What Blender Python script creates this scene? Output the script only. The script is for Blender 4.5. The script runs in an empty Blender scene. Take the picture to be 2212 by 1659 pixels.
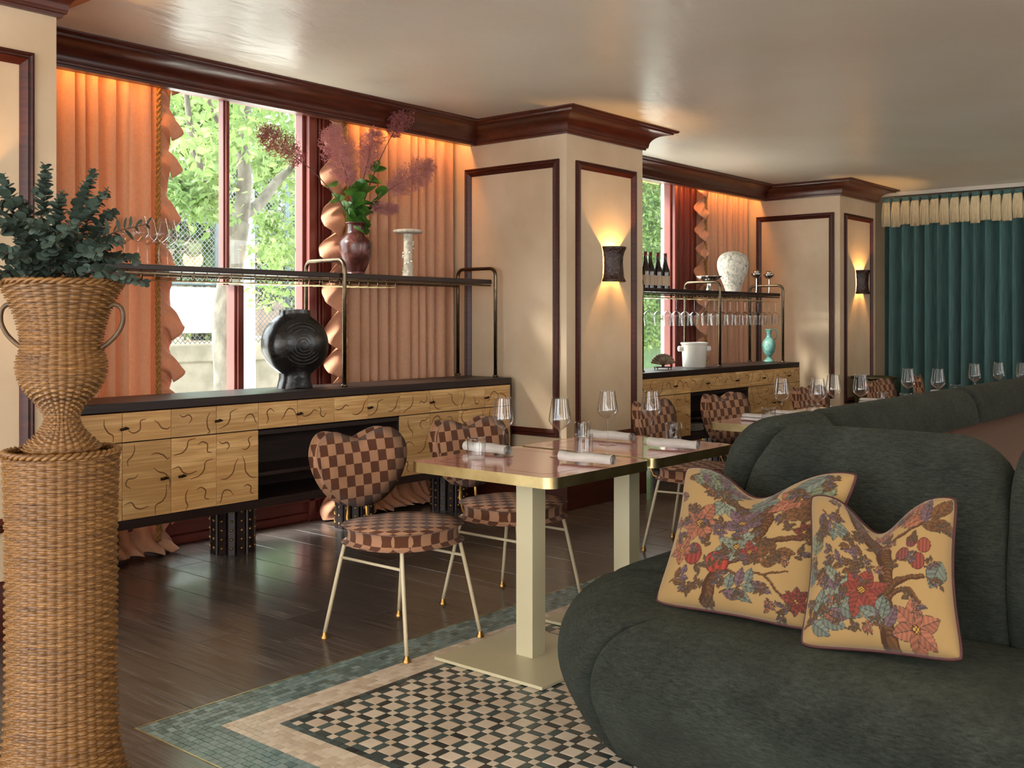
import bpy, bmesh, math, random
from mathutils import Vector, Matrix, Euler
import numpy as np
random.seed(7)
PI = math.pi
S = bpy.context.scene
C = S.collection

# ------------------------------------------------------------------ camera
cam_d = bpy.data.cameras.new('camera'); cam = bpy.data.objects.new('camera', cam_d); C.objects.link(cam)
CAM_H = 1.29
cam.location = (0, 0, CAM_H)
YAW = math.atan2(1894, math.sqrt(1894 * 2706))          # angle from the window wall's direction (+X) to the view axis
cam.rotation_euler = (PI / 2, 0, YAW - PI / 2)
cam_d.sensor_width = 36.0
cam_d.lens = math.sqrt(1894 * 2706) / 2212 * 36.0
cam_d.shift_y = -(829.5 - 691) / 2212
cam_d.clip_start = 0.05; cam_d.clip_end = 200
S.camera = cam

# ------------------------------------------------------------------ world, sun, exposure
W = bpy.data.worlds.new('overcast_sky'); S.world = W; W.use_nodes = True
bg = W.node_tree.nodes['Background']
bg.inputs[0].default_value = (0.93, 0.97, 1.0, 1); bg.inputs[1].default_value = 6.8
sun_d = bpy.data.lights.new('sun', 'SUN'); sun_d.energy = 10.0; sun_d.angle = math.radians(14); sun_d.color = (1, .95, .86)
sun = bpy.data.objects.new('sun', sun_d); C.objects.link(sun)
sun.rotation_euler = Vector((0.74, -0.40, -0.54)).to_track_quat('-Z', 'Y').to_euler()
S.view_settings.view_transform = 'Standard'; S.view_settings.look = 'None'
S.view_settings.exposure = 0.4; S.view_settings.gamma = 1.0; S.view_settings.use_curve_mapping = False
S.cycles.max_bounces = 6; S.cycles.diffuse_bounces = 3; S.cycles.glossy_bounces = 3; S.cycles.transparent_max_bounces = 20
S.cycles.transmission_bounces = 6; S.cycles.sample_clamp_indirect = 4.0; S.cycles.caustics_reflective = False; S.cycles.caustics_refractive = False
def area_light(name, loc, size, size_y, energy, color, direction, portal=False):
    d = bpy.data.lights.new(name, 'AREA'); d.shape = 'RECTANGLE'; d.size = size; d.size_y = size_y
    d.energy = energy; d.color = color
    o = bpy.data.objects.new(name, d); C.objects.link(o); o.location = loc
    o.rotation_euler = Vector(direction).to_track_quat('-Z', 'Y').to_euler()
    if portal: d.cycles.is_portal = True
    return o

# ------------------------------------------------------------------ mesh helpers
def cr(pts, n=6, closed=False):
    """Catmull-Rom through pts"""
    P = [Vector(p) for p in pts]; out = []; m = len(P)
    rng = range(m) if closed else range(m - 1)
    for i in rng:
        p0 = P[(i - 1) % m] if (closed or i > 0) else P[0] * 2 - P[1]
        p1 = P[i]; p2 = P[(i + 1) % m]
        p3 = P[(i + 2) % m] if (closed or i < m - 2) else P[-1] * 2 - P[-2]
        for k in range(n):
            t = k / n
            out.append(0.5 * ((2 * p1) + (p2 - p0) * t + (2 * p0 - 5 * p1 + 4 * p2 - p3) * t * t + (3 * p1 - p0 - 3 * p2 + p3) * t ** 3))
    if not closed: out.append(P[-1])
    return out

class MB:
    def __init__(self): self.v = []; self.f = []
    def add(self, v, f):
        o = len(self.v); self.v += [tuple(x) for x in v]; self.f += [tuple(i + o for i in q) for q in f]; return self
    def box(self, c, s, rot=None):
        x, y, z = s[0] / 2, s[1] / 2, s[2] / 2
        v = [Vector((a, b, d)) for a in (-x, x) for b in (-y, y) for d in (-z, z)]
        if rot is not None: v = [rot @ p for p in v]
        v = [p + Vector(c) for p in v]
        return self.add(v, [(0, 1, 3, 2), (4, 6, 7, 5), (0, 4, 5, 1), (2, 3, 7, 6), (0, 2, 6, 4), (1, 5, 7, 3)])
    def bx(self, x0, x1, y0, y1, z0, z1): return self.box(((x0 + x1) / 2, (y0 + y1) / 2, (z0 + z1) / 2), (abs(x1 - x0), abs(y1 - y0), abs(z1 - z0)))
    def cbox(self, c, s, ch, rot=None):
        """box with chamfered edges on top/bottom/side"""
        bm = bmesh.new(); bmesh.ops.create_cube(bm, size=1)
        bmesh.ops.scale(bm, vec=s, verts=bm.verts)
        bmesh.ops.bevel(bm, geom=bm.edges[:], offset=ch, segments=1, affect='EDGES')
        if rot is not None: bmesh.ops.rotate(bm, cent=(0, 0, 0), matrix=rot, verts=bm.verts)
        bmesh.ops.translate(bm, vec=c, verts=bm.verts)
        bm.verts.index_update()
        self.add([v.co.copy() for v in bm.verts], [[v.index for v in f.verts] for f in bm.faces]); bm.free(); return self
    def tube(self, pts, r, n=8, closed=False, caps=True):
        P = [Vector(p) for p in pts]; m = len(P); base = len(self.v)
        R = r if hasattr(r, '__len__') else [r] * m
        up = None; rings = []
        for i in range(m):
            t = (P[(i + 1) % m] - P[i - 1]) if closed else (P[min(i + 1, m - 1)] - P[max(i - 1, 0)])
            if t.length < 1e-9: t = Vector((0, 0, 1))
            t.normalize()
            if up is None:
                a = Vector((0, 0, 1)) if abs(t.z) < .9 else Vector((1, 0, 0))
                up = (a - t * a.dot(t)).normalized()
            else:
                up = up - t * up.dot(t)
                up = up.normalized() if up.length > 1e-6 else t.orthogonal().normalized()
            b = t.cross(up)
            for k in range(n):
                a = 2 * PI * k / n
                self.v.append(tuple(P[i] + (up * math.cos(a) + b * math.sin(a)) * R[i]))
        for i in range(m if closed else m - 1):
            j = (i + 1) % m
            for k in range(n):
                k2 = (k + 1) % n
                self.f.append((base + i * n + k, base + i * n + k2, base + j * n + k2, base + j * n + k))
        if caps and not closed:
            self.f.append(tuple(base + k for k in range(n))[::-1]); self.f.append(tuple(base + (m - 1) * n + k for k in range(n)))
        return self
    def lathe(self, prof, n=32, c=(0, 0, 0), caps=True):
        base = len(self.v); m = len(prof)
        for r, z in prof:
            for k in range(n):
                a = 2 * PI * k / n; self.v.append((c[0] + r * math.cos(a), c[1] + r * math.sin(a), c[2] + z))
        for i in range(m - 1):
            for k in range(n):
                k2 = (k + 1) % n; self.f.append((base + i * n + k, base + i * n + k2, base + (i + 1) * n + k2, base + (i + 1) * n + k))
        if caps:
            if prof[0][0] > 1e-5: self.f.append(tuple(base + k for k in range(n))[::-1])
            if prof[-1][0] > 1e-5: self.f.append(tuple(base + (m - 1) * n + k for k in range(n)))
        return self
    def sphere(self, c, r, n=8, m=6, sc=(1, 1, 1)):
        prof = [(max(1e-6, r * math.sin(PI * i / m)), -r * math.cos(PI * i / m)) for i in range(m + 1)]
        b = len(self.v); self.lathe(prof, n, (0, 0, 0), False)
        for i in range(b, len(self.v)):
            x, y, z = self.v[i]; self.v[i] = (c[0] + x * sc[0], c[1] + y * sc[1], c[2] + z * sc[2])
        return self
    def prism(self, poly, z0, z1):
        n = len(poly); b = len(self.v)
        self.v += [(x, y, z0) for x, y in poly] + [(x, y, z1) for x, y in poly]
        self.f.append(tuple(b + i for i in range(n))[::-1]); self.f.append(tuple(b + n + i for i in range(n)))
        for i in range(n): self.f.append((b + i, b + (i + 1) % n, b + n + (i + 1) % n, b + n + i))
        return self
    def grid(self, fn, nu, nv, wrap=False):
        b = len(self.v)
        for i in range(nu):
            for j in range(nv): self.v.append(tuple(fn(i, j)))
        for i in range(nu if wrap else nu - 1):
            for j in range(nv - 1):
                i2 = (i + 1) % nu
                self.f.append((b + i * nv + j, b + i2 * nv + j, b + i2 * nv + j + 1, b + i * nv + j + 1))
        return self
    def mesh(self, name, mat, smooth=None):
        me = bpy.data.meshes.new(name); me.from_pydata(self.v, [], self.f); me.update()
        bm = bmesh.new(); bm.from_mesh(me); bmesh.ops.recalc_face_normals(bm, faces=bm.faces); bm.to_mesh(me); bm.free()
        if mat: me.materials.append(mat)
        if smooth:
            me.shade_smooth()
            if smooth is not True: me.set_sharp_from_angle(angle=math.radians(smooth))
        return me
    def build(self, name, mat, parent=None, smooth=None, loc=None):
        return mobj(name, self.mesh(name, mat, smooth), parent, loc)

def mobj(name, me, parent=None, loc=None, rz=None):
    o = bpy.data.objects.new(name, me); C.objects.link(o)
    if parent is not None: o.parent = parent
    if loc is not None: o.location = loc
    if rz is not None: o.rotation_euler[2] = rz
    return o
def tag(o, label=None, cat=None, group=None, kind=None):
    if label: o['label'] = label
    if cat: o['category'] = cat
    if group: o['group'] = group
    if kind: o['kind'] = kind
    return o
def thing(name, label, cat, loc=(0, 0, 0), rz=0, group=None):
    o = bpy.data.objects.new(name, None); C.objects.link(o); o.empty_display_size = .05
    o.location = loc; o.rotation_euler[2] = rz
    return tag(o, label, cat, group)
def dup(root, loc=None, rz=None, label=None, group=None):
    r = root.copy(); C.objects.link(r)
    if loc is not None: r.location = loc
    if rz is not None: r.rotation_euler[2] = rz
    if label: r['label'] = label
    if group: r['group'] = group
    for ch in list(root.children):
        c = ch.copy(); C.objects.link(c); c.parent = r
        for g in list(ch.children):
            d = g.copy(); C.objects.link(d); d.parent = c
    return r
def struct(o): o['kind'] = 'structure'; return o
def bevel(o, w, seg=2):
    m = o.modifiers.new('bevel', 'BEVEL'); m.width = w; m.segments = seg; m.limit_method = 'ANGLE'; m.angle_limit = math.radians(40); return o

# ------------------------------------------------------------------ materials
def srgb(r, g, b):
    f = lambda c: (c / 255 / 12.92) if c / 255 <= .04045 else ((c / 255 + .055) / 1.055) ** 2.4
    return (f(r), f(g), f(b), 1)
class NT:
    def __init__(self, name):
        self.m = bpy.data.materials.new(name); self.m.use_nodes = True; self.t = self.m.node_tree
        self.p = self.t.nodes['Principled BSDF']; self.out = self.t.nodes['Material Output']
    def n(self, typ, **kw):
        nd = self.t.nodes.new(typ)
        for k, v in kw.items():
            if k.startswith('i_'):
                key = k[2:]; key = int(key) if key.isdigit() else key
                nd.inputs[key].default_value = v
            else: setattr(nd, k, v)
        return nd
    def l(self, a, b): self.t.links.new(a, b)
    def coords(self, scale=(1, 1, 1), kind='Object', rnd=False, rot=(0, 0, 0)):
        tc = self.n('ShaderNodeTexCoord'); mp = self.n('ShaderNodeMapping'); mp.inputs['Scale'].default_value = scale; mp.inputs['Rotation'].default_value = rot
        self.l(tc.outputs[kind], mp.inputs['Vector'])
        if rnd:
            oi = self.n('ShaderNodeObjectInfo'); mu = self.n('ShaderNodeVectorMath', operation='SCALE'); mu.inputs[0].default_value = (17.3, 9.1, 23.7)
            self.l(oi.outputs['Random'], mu.inputs['Scale']); self.l(mu.outputs[0], mp.inputs['Location'])
        return mp.outputs[0]
    def ramp(self, fac, stops):
        r = self.n('ShaderNodeValToRGB'); e = r.color_ramp.elements
        while len(e) < len(stops): e.new(.5)
        for q, (p, c) in zip(e, stops): q.position = p; q.color = c
        self.l(fac, r.inputs[0]); return r.outputs[0]
    def noise(self, vec, scale, detail=4, rough=.55, dist=0):
        nn = self.n('ShaderNodeTexNoise'); nn.inputs['Scale'].default_value = scale; nn.inputs['Detail'].default_value = detail
        nn.inputs['Roughness'].default_value = rough; nn.inputs['Distortion'].default_value = dist; self.l(vec, nn.inputs['Vector']); return nn.outputs[0]
    def bump(self, h, strength, dist=.01):
        b = self.n('ShaderNodeBump'); b.inputs['Strength'].default_value = strength; b.inputs['Distance'].default_value = dist
        self.l(h, b.inputs['Height']); self.l(b.outputs[0], self.p.inputs['Normal']); return b
def M(name, c1, c2=None, rough=.5, metal=0, ns=6, st=(1, 1, 1), bump=0, bs=None, bst=None, spec=.5, coat=0, sheen=0, transl=0, rnd=False, lo=.35, hi=.65, rvar=0, rot=(0, 0, 0), bd=.01, det=5):
    t = NT(name); p = t.p
    p.inputs['Roughness'].default_value = rough; p.inputs['Metallic'].default_value = metal; p.inputs['Specular IOR Level'].default_value = spec
    p.inputs['Coat Weight'].default_value = coat; p.inputs['Coat Roughness'].default_value = .08
    if sheen: p.inputs['Sheen Weight'].default_value = sheen; p.inputs['Sheen Roughness'].default_value = .5
    c1 = srgb(*c1); p.inputs['Base Color'].default_value = c1; col = None
    if c2:
        v = t.coords(st, rnd=rnd, rot=rot); nz = t.noise(v, ns, det); col = t.ramp(nz, [(lo, c1), (hi, srgb(*c2))]); t.l(col, p.inputs['Base Color'])
        if rvar:
            mr = t.n('ShaderNodeMapRange'); mr.inputs['To Min'].default_value = rough; mr.inputs['To Max'].default_value = rough + rvar; mr.inputs['From Min'].default_value = .3; mr.inputs['From Max'].default_value = .7
            t.l(nz, mr.inputs[0]); t.l(mr.outputs[0], p.inputs['Roughness'])
    if bump:
        v = t.coords(bst or st, rnd=rnd); t.bump(t.noise(v, bs or ns, 4), bump, bd)
    if transl:
        tr = t.n('ShaderNodeBsdfTranslucent'); mx = t.n('ShaderNodeMixShader'); mx.inputs[0].default_value = transl
        if col: t.l(col, tr.inputs[0])
        else: tr.inputs[0].default_value = c1
        t.l(p.outputs[0], mx.inputs[1]); t.l(tr.outputs[0], mx.inputs[2]); t.l(mx.outputs[0], t.out.inputs[0])
    return t.m
def wood(name, dark, light, axis=0, rough=.4, scale=1.0, coat=0, ring=14, rvar=0, contrast=.22):
    """grain running along the given axis (object coordinates)"""
    t = NT(name); st = [ring, ring, ring]; st[axis] = 1.3
    v = t.coords(tuple(x * scale for x in st), rnd=True)
    w = t.n('ShaderNodeTexNoise'); w.inputs['Scale'].default_value = 1.0; w.inputs['Detail'].default_value = 3; w.inputs['Distortion'].default_value = .6; t.l(v, w.inputs['Vector'])
    m1 = t.n('ShaderNodeMath', operation='MULTIPLY'); m1.inputs[1].default_value = 9; t.l(w.outputs[0], m1.inputs[0])
    m2 = t.n('ShaderNodeMath', operation='SINE'); t.l(m1.outputs[0], m2.inputs[0])
    st2 = [90, 90, 90]; st2[axis] = 3; v2 = t.coords(tuple(x * scale for x in st2), rnd=True); fine = t.noise(v2, 1.0, 3)
    ad = t.n('ShaderNodeMath', operation='MULTIPLY_ADD'); ad.inputs[1].default_value = contrast; t.l(m2.outputs[0], ad.inputs[0]); t.l(fine, ad.inputs[2])
    col = t.ramp(ad.outputs[0], [(.25, srgb(*dark)), (.75, srgb(*light))])
    oi = t.n('ShaderNodeObjectInfo'); mr = t.n('ShaderNodeMapRange'); mr.inputs['To Min'].default_value = .86; mr.inputs['To Max'].default_value = 1.12; t.l(oi.outputs['Random'], mr.inputs[0])
    hs = t.n('ShaderNodeHueSaturation'); t.l(col, hs.inputs['Color']); t.l(mr.outputs[0], hs.inputs['Value']); t.l(hs.outputs[0], t.p.inputs['Base Color'])
    t.p.inputs['Roughness'].default_value = rough; t.p.inputs['Coat Weight'].default_value = coat
    if rvar:
        q = t.n('ShaderNodeMapRange'); q.inputs['To Min'].default_value = rough; q.inputs['To Max'].default_value = rough + rvar; t.l(ad.outputs[0], q.inputs[0]); t.l(q.outputs[0], t.p.inputs['Roughness'])
    t.bump(ad.outputs[0], .12, .002)
    return t.m

m_plaster = M('wall_plaster', (212, 188, 157), (196, 170, 138), rough=.55, ns=2.2, det=7, bump=.05, bs=14)
m_wood_red = M('mahogany', (52, 18, 10), (72, 28, 16), rough=.4, ns=3, st=(2, 2, 20), spec=.35)
m_wood_red_h = M('mahogany_crown', (60, 22, 13), (82, 34, 20), rough=.3, ns=3, st=(2, 6, 20), coat=.15)
m_window = M('window_paint', (112, 50, 42), (124, 60, 50), rough=.4, ns=4)
m_dark = wood('dark_stained_oak', (34, 20, 18), (58, 38, 33), axis=0, rough=.42)
m_ash = wood('pale_ash', (190, 144, 88), (236, 198, 140), axis=0, rough=.5, ring=9)
m_ash_line = M('carving_shade', (104, 66, 30), (120, 80, 40), rough=.7, ns=20)  # darker brown puts the shaded edge of the carving into the colour
m_bronze = M('bronze_tube', (112, 98, 80), (90, 76, 60), rough=.32, metal=1, ns=30)
m_brass = M('brushed_brass', (212, 196, 146), (182, 164, 116), rough=.3, metal=1, ns=9)
m_brass_dull = M('old_brass', (150, 112, 60), (176, 138, 80), rough=.35, metal=1, ns=40)
m_knob = M('dark_bronze', (60, 44, 32), (40, 30, 24), rough=.35, metal=1, ns=60)
m_cream = M('cream_metal', (198, 188, 154), (192, 181, 146), rough=.32, ns=3)
m_rod = M('cream_rod', (206, 190, 156), (198, 180, 146), rough=.35, ns=3)
def peach_cloth(name, a, b, tr):
    return M(name, a, b, rough=.85, ns=90, st=(1, 1, .6), lo=.2, hi=.8, bump=.12, bs=260, bst=(1, 1, 1), spec=.15, transl=tr, sheen=.2)
m_curtain = peach_cloth('peach_linen', (224, 178, 146), (212, 162, 130), .25)
m_ruffle = peach_cloth('peach_ruffle', (226, 172, 140), (214, 156, 124), .28)
m_rope = M('gold_rope', (190, 146, 78), (150, 106, 48), rough=.8, ns=90, bump=.4, bs=160)
m_sofa = None
# ------------------------------------------------------------------ setting: ceiling, walls, columns
CEIL = 2.70
YC, YB, YW = 4.27, 5.10, 5.40           # column face, beam face, window plane
COLS = [(1.197, 2.137), (5.68, 6.62), (10.29, 11.24)]
def ceiling_mat():
    t = NT('polished_plaster_ceiling'); v = t.coords((1, 1, 1)); n1 = t.noise(v, .9, 4, .5)
    t.l(t.ramp(n1, [(.3, srgb(226, 214, 194)), (.7, srgb(238, 230, 214))]), t.p.inputs['Base Color'])
    t.p.inputs['Roughness'].default_value = .3
    t.p.inputs['Specular IOR Level'].default_value = .42
    v3 = t.coords((1, 2.4, 1)); n3 = t.noise(v3, 4.5, 3, .5, .5); t.bump(n3, .30, .02)
    return t.m
m_ceiling = ceiling_mat()
struct(MB().bx(-3, 13.2, -3.5, 5.6, CEIL, CEIL + .15).build('ceiling', m_ceiling))
# window wall, one piece per bay around each opening
OPEN = [(2.60, 4.36), (7.15, 8.86), (11.75, 12.6)]
SILL = .12
xs = [-3] + [x for o in OPEN for x in o] + [13.2]
wb = MB()
for i in range(0, len(xs), 2): wb.bx(xs[i], xs[i + 1], YW, YW + .07, 0, CEIL)
for a, b in OPEN: wb.bx(a, b, YW, YW + .07, -.1, SILL); wb.bx(a, b, YW, YW + .07, 2.66, CEIL)
struct(wb.build('wall_back', m_plaster))
ebs = MB()
for k, (a, b) in enumerate([(2.137, 5.68), (6.62, 10.29), (11.24, 13.2)]):
    struct(MB().bx(a, b, YB, YB + .05, 2.555, CEIL).build('trim_%d' % (20 + k), m_wood_red_h))
def moulding_frame(w, h, fw=.055, t=.022):
    """picture-frame moulding in the x-z plane facing -y, lower-left corner at 0,0"""
    prof = [(0, 0), (0, t * .8), (.010, t), (.016, t * .75), (.022, t * .75), (.030, t * 1.15), (.040, t * .7), (fw - .004, t * .45), (fw, t * .3), (fw, 0)]
    mb = MB(); n = len(prof)
    for (cx, cz, sx, sz) in ((0, 0, 1, 1), (w, 0, -1, 1), (w, h, -1, -1), (0, h, 1, -1)):
        for o, d in prof: mb.v.append((cx + sx * o, -d, cz + sz * o))
    for k in range(4):
        for i in range(n - 1):
            a, b = k * n + i, ((k + 1) % 4) * n + i
            mb.f.append((a, b, b + 1, a + 1))
    return mb
BASE_H = .24
def column(k, x0, x1):
    root = struct(MB().bx(x0, x1, YC, YW, 0, CEIL).build('column_%d' % k, m_plaster))
    f = moulding_frame(x1 - x0 - .2, 1.945).build('panel_moulding', m_wood_red, root, 35, (x0 + .1, YC, .437))
    for sx, x in ((-1, x0), (1, x1)):
        g = moulding_frame(.86, 1.90).build('panel_moulding', m_wood_red, root, 35)
        if sx < 0: g.location = (x, 5.19, .487); g.rotation_euler[2] = -PI / 2
        else: g.location = (x, 4.33, .487); g.rotation_euler[2] = PI / 2
    bp = [(x0, YC), (x1, YC)]
    prof = [(0, 0), (.022, 0), (.022, .19), (.016, .2), (.016, .215), (.008, .232), (0, .24)]
    b = MB(); n = len(prof)
    pts = [(x0, YW, -1, 0), (x0, YC, -1, -1), (x1, YC, 1, -1), (x1, YW, 1, 0)]
    for (x, y, dx, dy) in pts:
        for o, z in prof: b.v.append((x + dx * o, y + dy * o, z))
    for i in range(3):
        for j in range(n - 1): b.f.append((i * n + j, (i + 1) * n + j, (i + 1) * n + j + 1, i * n + j + 1))
    b.build('baseboard', m_wood_red, root, 35)
    return root
for k, (a, b) in enumerate(COLS): column(k + 1, a, b)
# crown moulding: one mitred length per run
CP = [(-2, YC), (2.137, YC), (2.137, YB), (5.68, YB), (5.68, YC), (6.62, YC), (6.62, YB), (10.29, YB), (10.29, YC), (11.24, YC), (11.24, YB), (13.2, YB)]
cove = [(.035 + .125 * (1 - math.cos(t * PI / 2)), 2.583 + .088 * math.sin(t * PI / 2)) for t in [i / 8 for i in range(9)]]
CPROF = [(0, 2.553), (.018, 2.553), (.022, 2.566), (.032, 2.568), (.032, 2.578)] + cove + [(.166, 2.671), (.170, 2.682), (.190, 2.684), (.200, 2.692), (.200, 2.70)]
def offs(i):
    def nrm(a, b):
        d = Vector((b[0] - a[0], b[1] - a[1])).normalized(); return Vector((d.y, -d.x))
    n1 = nrm(CP[i - 1], CP[i]) if i > 0 else None; n2 = nrm(CP[i], CP[i + 1]) if i < len(CP) - 1 else None
    if n1 is None: return n2
    if n2 is None: return n1
    return n1 + n2
for i in range(len(CP) - 1):
    mb = MB(); n = len(CPROF)
    for j in (i, i + 1):
        o = offs(j)
        for d, z in CPROF: mb.v.append((CP[j][0] + o.x * d, CP[j][1] + o.y * d, z))
    for q in range(n - 1): mb.f.append((q, n + q, n + q + 1, q + 1))
    struct(mb.build('trim_%d' % (i + 1), m_wood_red_h, None, 30))
# far wall behind the green curtain, and the side of the room behind the camera
struct(MB().bx(12.0, 12.2, -6, YW, 0, CEIL).build('wall_right', m_plaster))
lw_ = MB().bx(-3.2, -3, -3.7, YW + .2, 0, .25).bx(-3.2, -3, -3.7, YW + .2, 2.6, CEIL)
for y in (-3.6, -1.2, 1.2, 3.6, 5.5): lw_.bx(-3.2, -3, y - .1, y + .1, .25, 2.6)
struct(lw_.build('wall_left', m_plaster))
fw_ = MB().bx(-3.2, 13.2, -3.7, -3.5, 0, .25).bx(-3.2, 13.2, -3.7, -3.5, 2.6, CEIL)
for x in (-2.0, 1.2, 5.0, 8.8, 12.0): fw_.bx(x - 1.25, x + 1.25, -3.7, -3.5, .25, 2.6)  # gaps in this unseen wall added and sized to let in fill light
struct(fw_.build('wall_front', m_plaster))

# ------------------------------------------------------------------ windows
def thin_glass(name, tint, base, edge, power, rough=.01):
    """clear thin-walled glass: mirror share rises towards grazing angles, the rest passes straight through"""
    t = NT(name); tr = t.n('ShaderNodeBsdfTransparent'); gl = t.n('ShaderNodeBsdfGlossy'); gl.inputs['Roughness'].default_value = rough
    tr.inputs[0].default_value = tint; lw = t.n('ShaderNodeLayerWeight'); lw.inputs[0].default_value = .5
    pw = t.n('ShaderNodeMath', operation='POWER'); pw.inputs[1].default_value = power; t.l(lw.outputs['Facing'], pw.inputs[0])
    ma = t.n('ShaderNodeMath', operation='MULTIPLY_ADD'); ma.inputs[1].default_value = edge; ma.inputs[2].default_value = base; t.l(pw.outputs[0], ma.inputs[0])
    mx = t.n('ShaderNodeMixShader'); t.l(ma.outputs[0], mx.inputs[0]); t.l(tr.outputs[0], mx.inputs[1]); t.l(gl.outputs[0], mx.inputs[2]); t.l(mx.outputs[0], t.out.inputs[0]); return t.m
m_pane = thin_glass('window_glass', (.97, .99, .98, 1), .02, .5, 5)
def window(k, a, b, mulls):
    y = YW - .02
    fr = MB()
    def strip(x0, x1, z0, z1, d=.07): fr.bx(x0, x1, y, y + d, z0, z1)
    # stepped jambs
    for s, x in ((1, a), (-1, b)):
        for o0, o1, d in ((-.50, -.36, .05), (-.36, -.30, .085), (-.30, -.12, .06), (-.12, -.02, .05), (-.02, .03, .09), (.03, .055, .05)):
            fr.bx(x + s * o0, x + s * o1, y - (d - .05) - .02, y + .05, 0.0, 2.66)
        for q in (0, 1, 2, 5, 6, 7, 10, 11, 12): fr.bx(x + s * (-.105 + .06 - q * .03), x + s * (-.09 + .06 - q * .03), y - .047, y, 0, 2.66)
    strip(a, b, 2.62, 2.68); strip(a, b, SILL, SILL + .06)
    root = struct(fr.build('window_%d' % k, m_window)); bevel(root, .004)
    # panelled apron below the glazing
    ap = MB().bx(a - .1, b + .1, y - .05, y + .05, 0, .05).bx(a - .1, b + .1, y - .03, y + .05, .05, .12).bx(a - .1, b + .1, y - .06, y + .05, .12, .145)
    bevel(ap.build('window_sill', m_window, root), .006)
    for (x, w, z0, z1, dy) in mulls:
        q = MB().bx(x - w / 2, x + w / 2, y - dy, y + .05, z0, z1).bx(x - w / 4, x + w / 4, y - dy - .015, y, z0, z1)
        bevel(q.build('mullion', m_window, root), .003)
    edges = [a + .05] + [m[0] for m in mulls if m[2] < 1] + [b - .05]
    for i in range(len(edges) - 1):
        MB().bx(edges[i], edges[i + 1], y + .03, y + .034, SILL + .06, 2.62).build('window_pane', m_pane, root)
    return root
window(1, 2.60, 4.36, [(3.815, .07, SILL, 1.50, .03), (3.745, .045, 1.50, 2.64, .0)])
window(2, 7.15, 8.86, [(7.93, .06, SILL, 2.64, .0)])
window(3, 11.75, 12.6, [(12.2, .05, SILL, 2.64, .0)])
struct(MB().bx(11.75, 12.6, YW - .04, YW + .05, 1.42, 1.47).build('trim_30', m_window))

# ------------------------------------------------------------------ floor
m_plank = wood('smoked_oak_plank', (62, 56, 54), (106, 96, 90), axis=1, rough=.15, ring=5, rvar=.15, contrast=.10)
m_plank.node_tree.nodes['Principled BSDF'].inputs['Specular IOR Level'].default_value = .6
m_grout = M('floor_base', (38, 28, 22), (46, 34, 28), rough=.4, ns=6)
MX, MY = 1.778, 3.034                     # corner of the mosaic
floor = struct(MB().bx(-3, 13.2, -6, YW + .2, -.1, -.008).build('floor', m_grout))
PW = .21
random.seed(11)
plank_meshes = {}
def plank(x, y0, y1, w=PW):
    L = round(y1 - y0, 2); key = (L, round(w, 3))
    if key not in plank_meshes: plank_meshes[key] = MB().cbox((0, 0, -.005), (w - .0025, L - .0025, .010), .0012).mesh('plank', m_plank)
    mobj('plank', plank_meshes[key], floor, (x + w / 2, (y0 + y1) / 2, 0))
for i in range(60):
    x = MX - 6 * PW + i * PW
    if x > 11.9: break
    lo = MY + .006 if x + PW > MX + .01 else 1.0
    y = YW
    L = random.choice((.55, .8, 1.05, 1.3))
    if x > 7.6: plank(x, lo, y); continue
    while y > lo + .02:
        y0 = max(lo, y - L)
        if y0 - lo < .2: y0 = lo
        plank(x, y0, y); y = y0; L = random.choice((1.2, 1.45))
struct(MB().bx(-3, MX - 6 * PW, -6, YW, -.009, 0).bx(MX - 6 * PW, MX, -6, 1.0, -.009, 0).build('floor_2', m_plank))
# ------------------------------------------------------------------ mosaic carpet of stone tiles
def tile_mat(name, a, b, rough):
    t = NT(name); g = t.n('ShaderNodeNewGeometry'); oi = t.n('ShaderNodeObjectInfo'); ad = t.n('ShaderNodeMath', operation='ADD'); fr = t.n('ShaderNodeMath', operation='FRACT')
    t.l(g.outputs['Random Per Island'], ad.inputs[0]); t.l(oi.outputs['Random'], ad.inputs[1]); t.l(ad.outputs[0], fr.inputs[0])
    tc = t.n('ShaderNodeTexCoord'); nz = t.noise(g.outputs['Position'], 22, 5, .65, .8)
    mx = t.n('ShaderNodeMath', operation='MULTIPLY_ADD'); mx.inputs[1].default_value = .45; t.l(fr.outputs[0], mx.inputs[0])
    sc = t.n('ShaderNodeMath', operation='MULTIPLY'); sc.inputs[1].default_value = .6; t.l(nz, sc.inputs[0]); t.l(sc.outputs[0], mx.inputs[2])
    t.l(t.ramp(mx.outputs[0], [(.2, srgb(*a)), (.8, srgb(*b))]), t.p.inputs['Base Color'])
    rr = t.n('ShaderNodeMapRange'); rr.inputs['To Min'].default_value = rough; rr.inputs['To Max'].default_value = rough + .2; t.l(fr.outputs[0], rr.inputs[0]); t.l(rr.outputs[0], t.p.inputs['Roughness'])
    return t.m
m_tile = {'blue': tile_mat('blue_green_stone', (60, 84, 84), (128, 150, 146), .16), 'white': tile_mat('cream_stone', (196, 176, 152), (222, 206, 184), .18),
          'dark': tile_mat('green_black_stone', (26, 36, 38), (70, 88, 86), .18)}
mosaic = struct(MB().bx(MX, 12, -6, MY, -.0085, -.0035).build('floor_3', M('mosaic_grout', (84, 80, 72), (66, 64, 58), rough=.7, ns=30)))
bt = MB().bx(MX - .005, 11.9, MY, MY + .006, -.006, .001).bx(MX - .005, MX, -2, MY, -.006, .001)
bt.build('brass_edging', m_brass, mosaic)
tiles = []
RW = .0262; TL = .036; P = .085; SQ = .056; RC = .029
def row_x(y, x0, x1, cls, k):
    x = x0 - (TL / 2 if k % 2 else 0)
    while x < x1:
        a, b = max(x, x0), min(x + TL, x1)
        if b - a > .006: tiles.append(((a + b) / 2, y, b - a, RW, cls))
        x += TL
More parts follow.
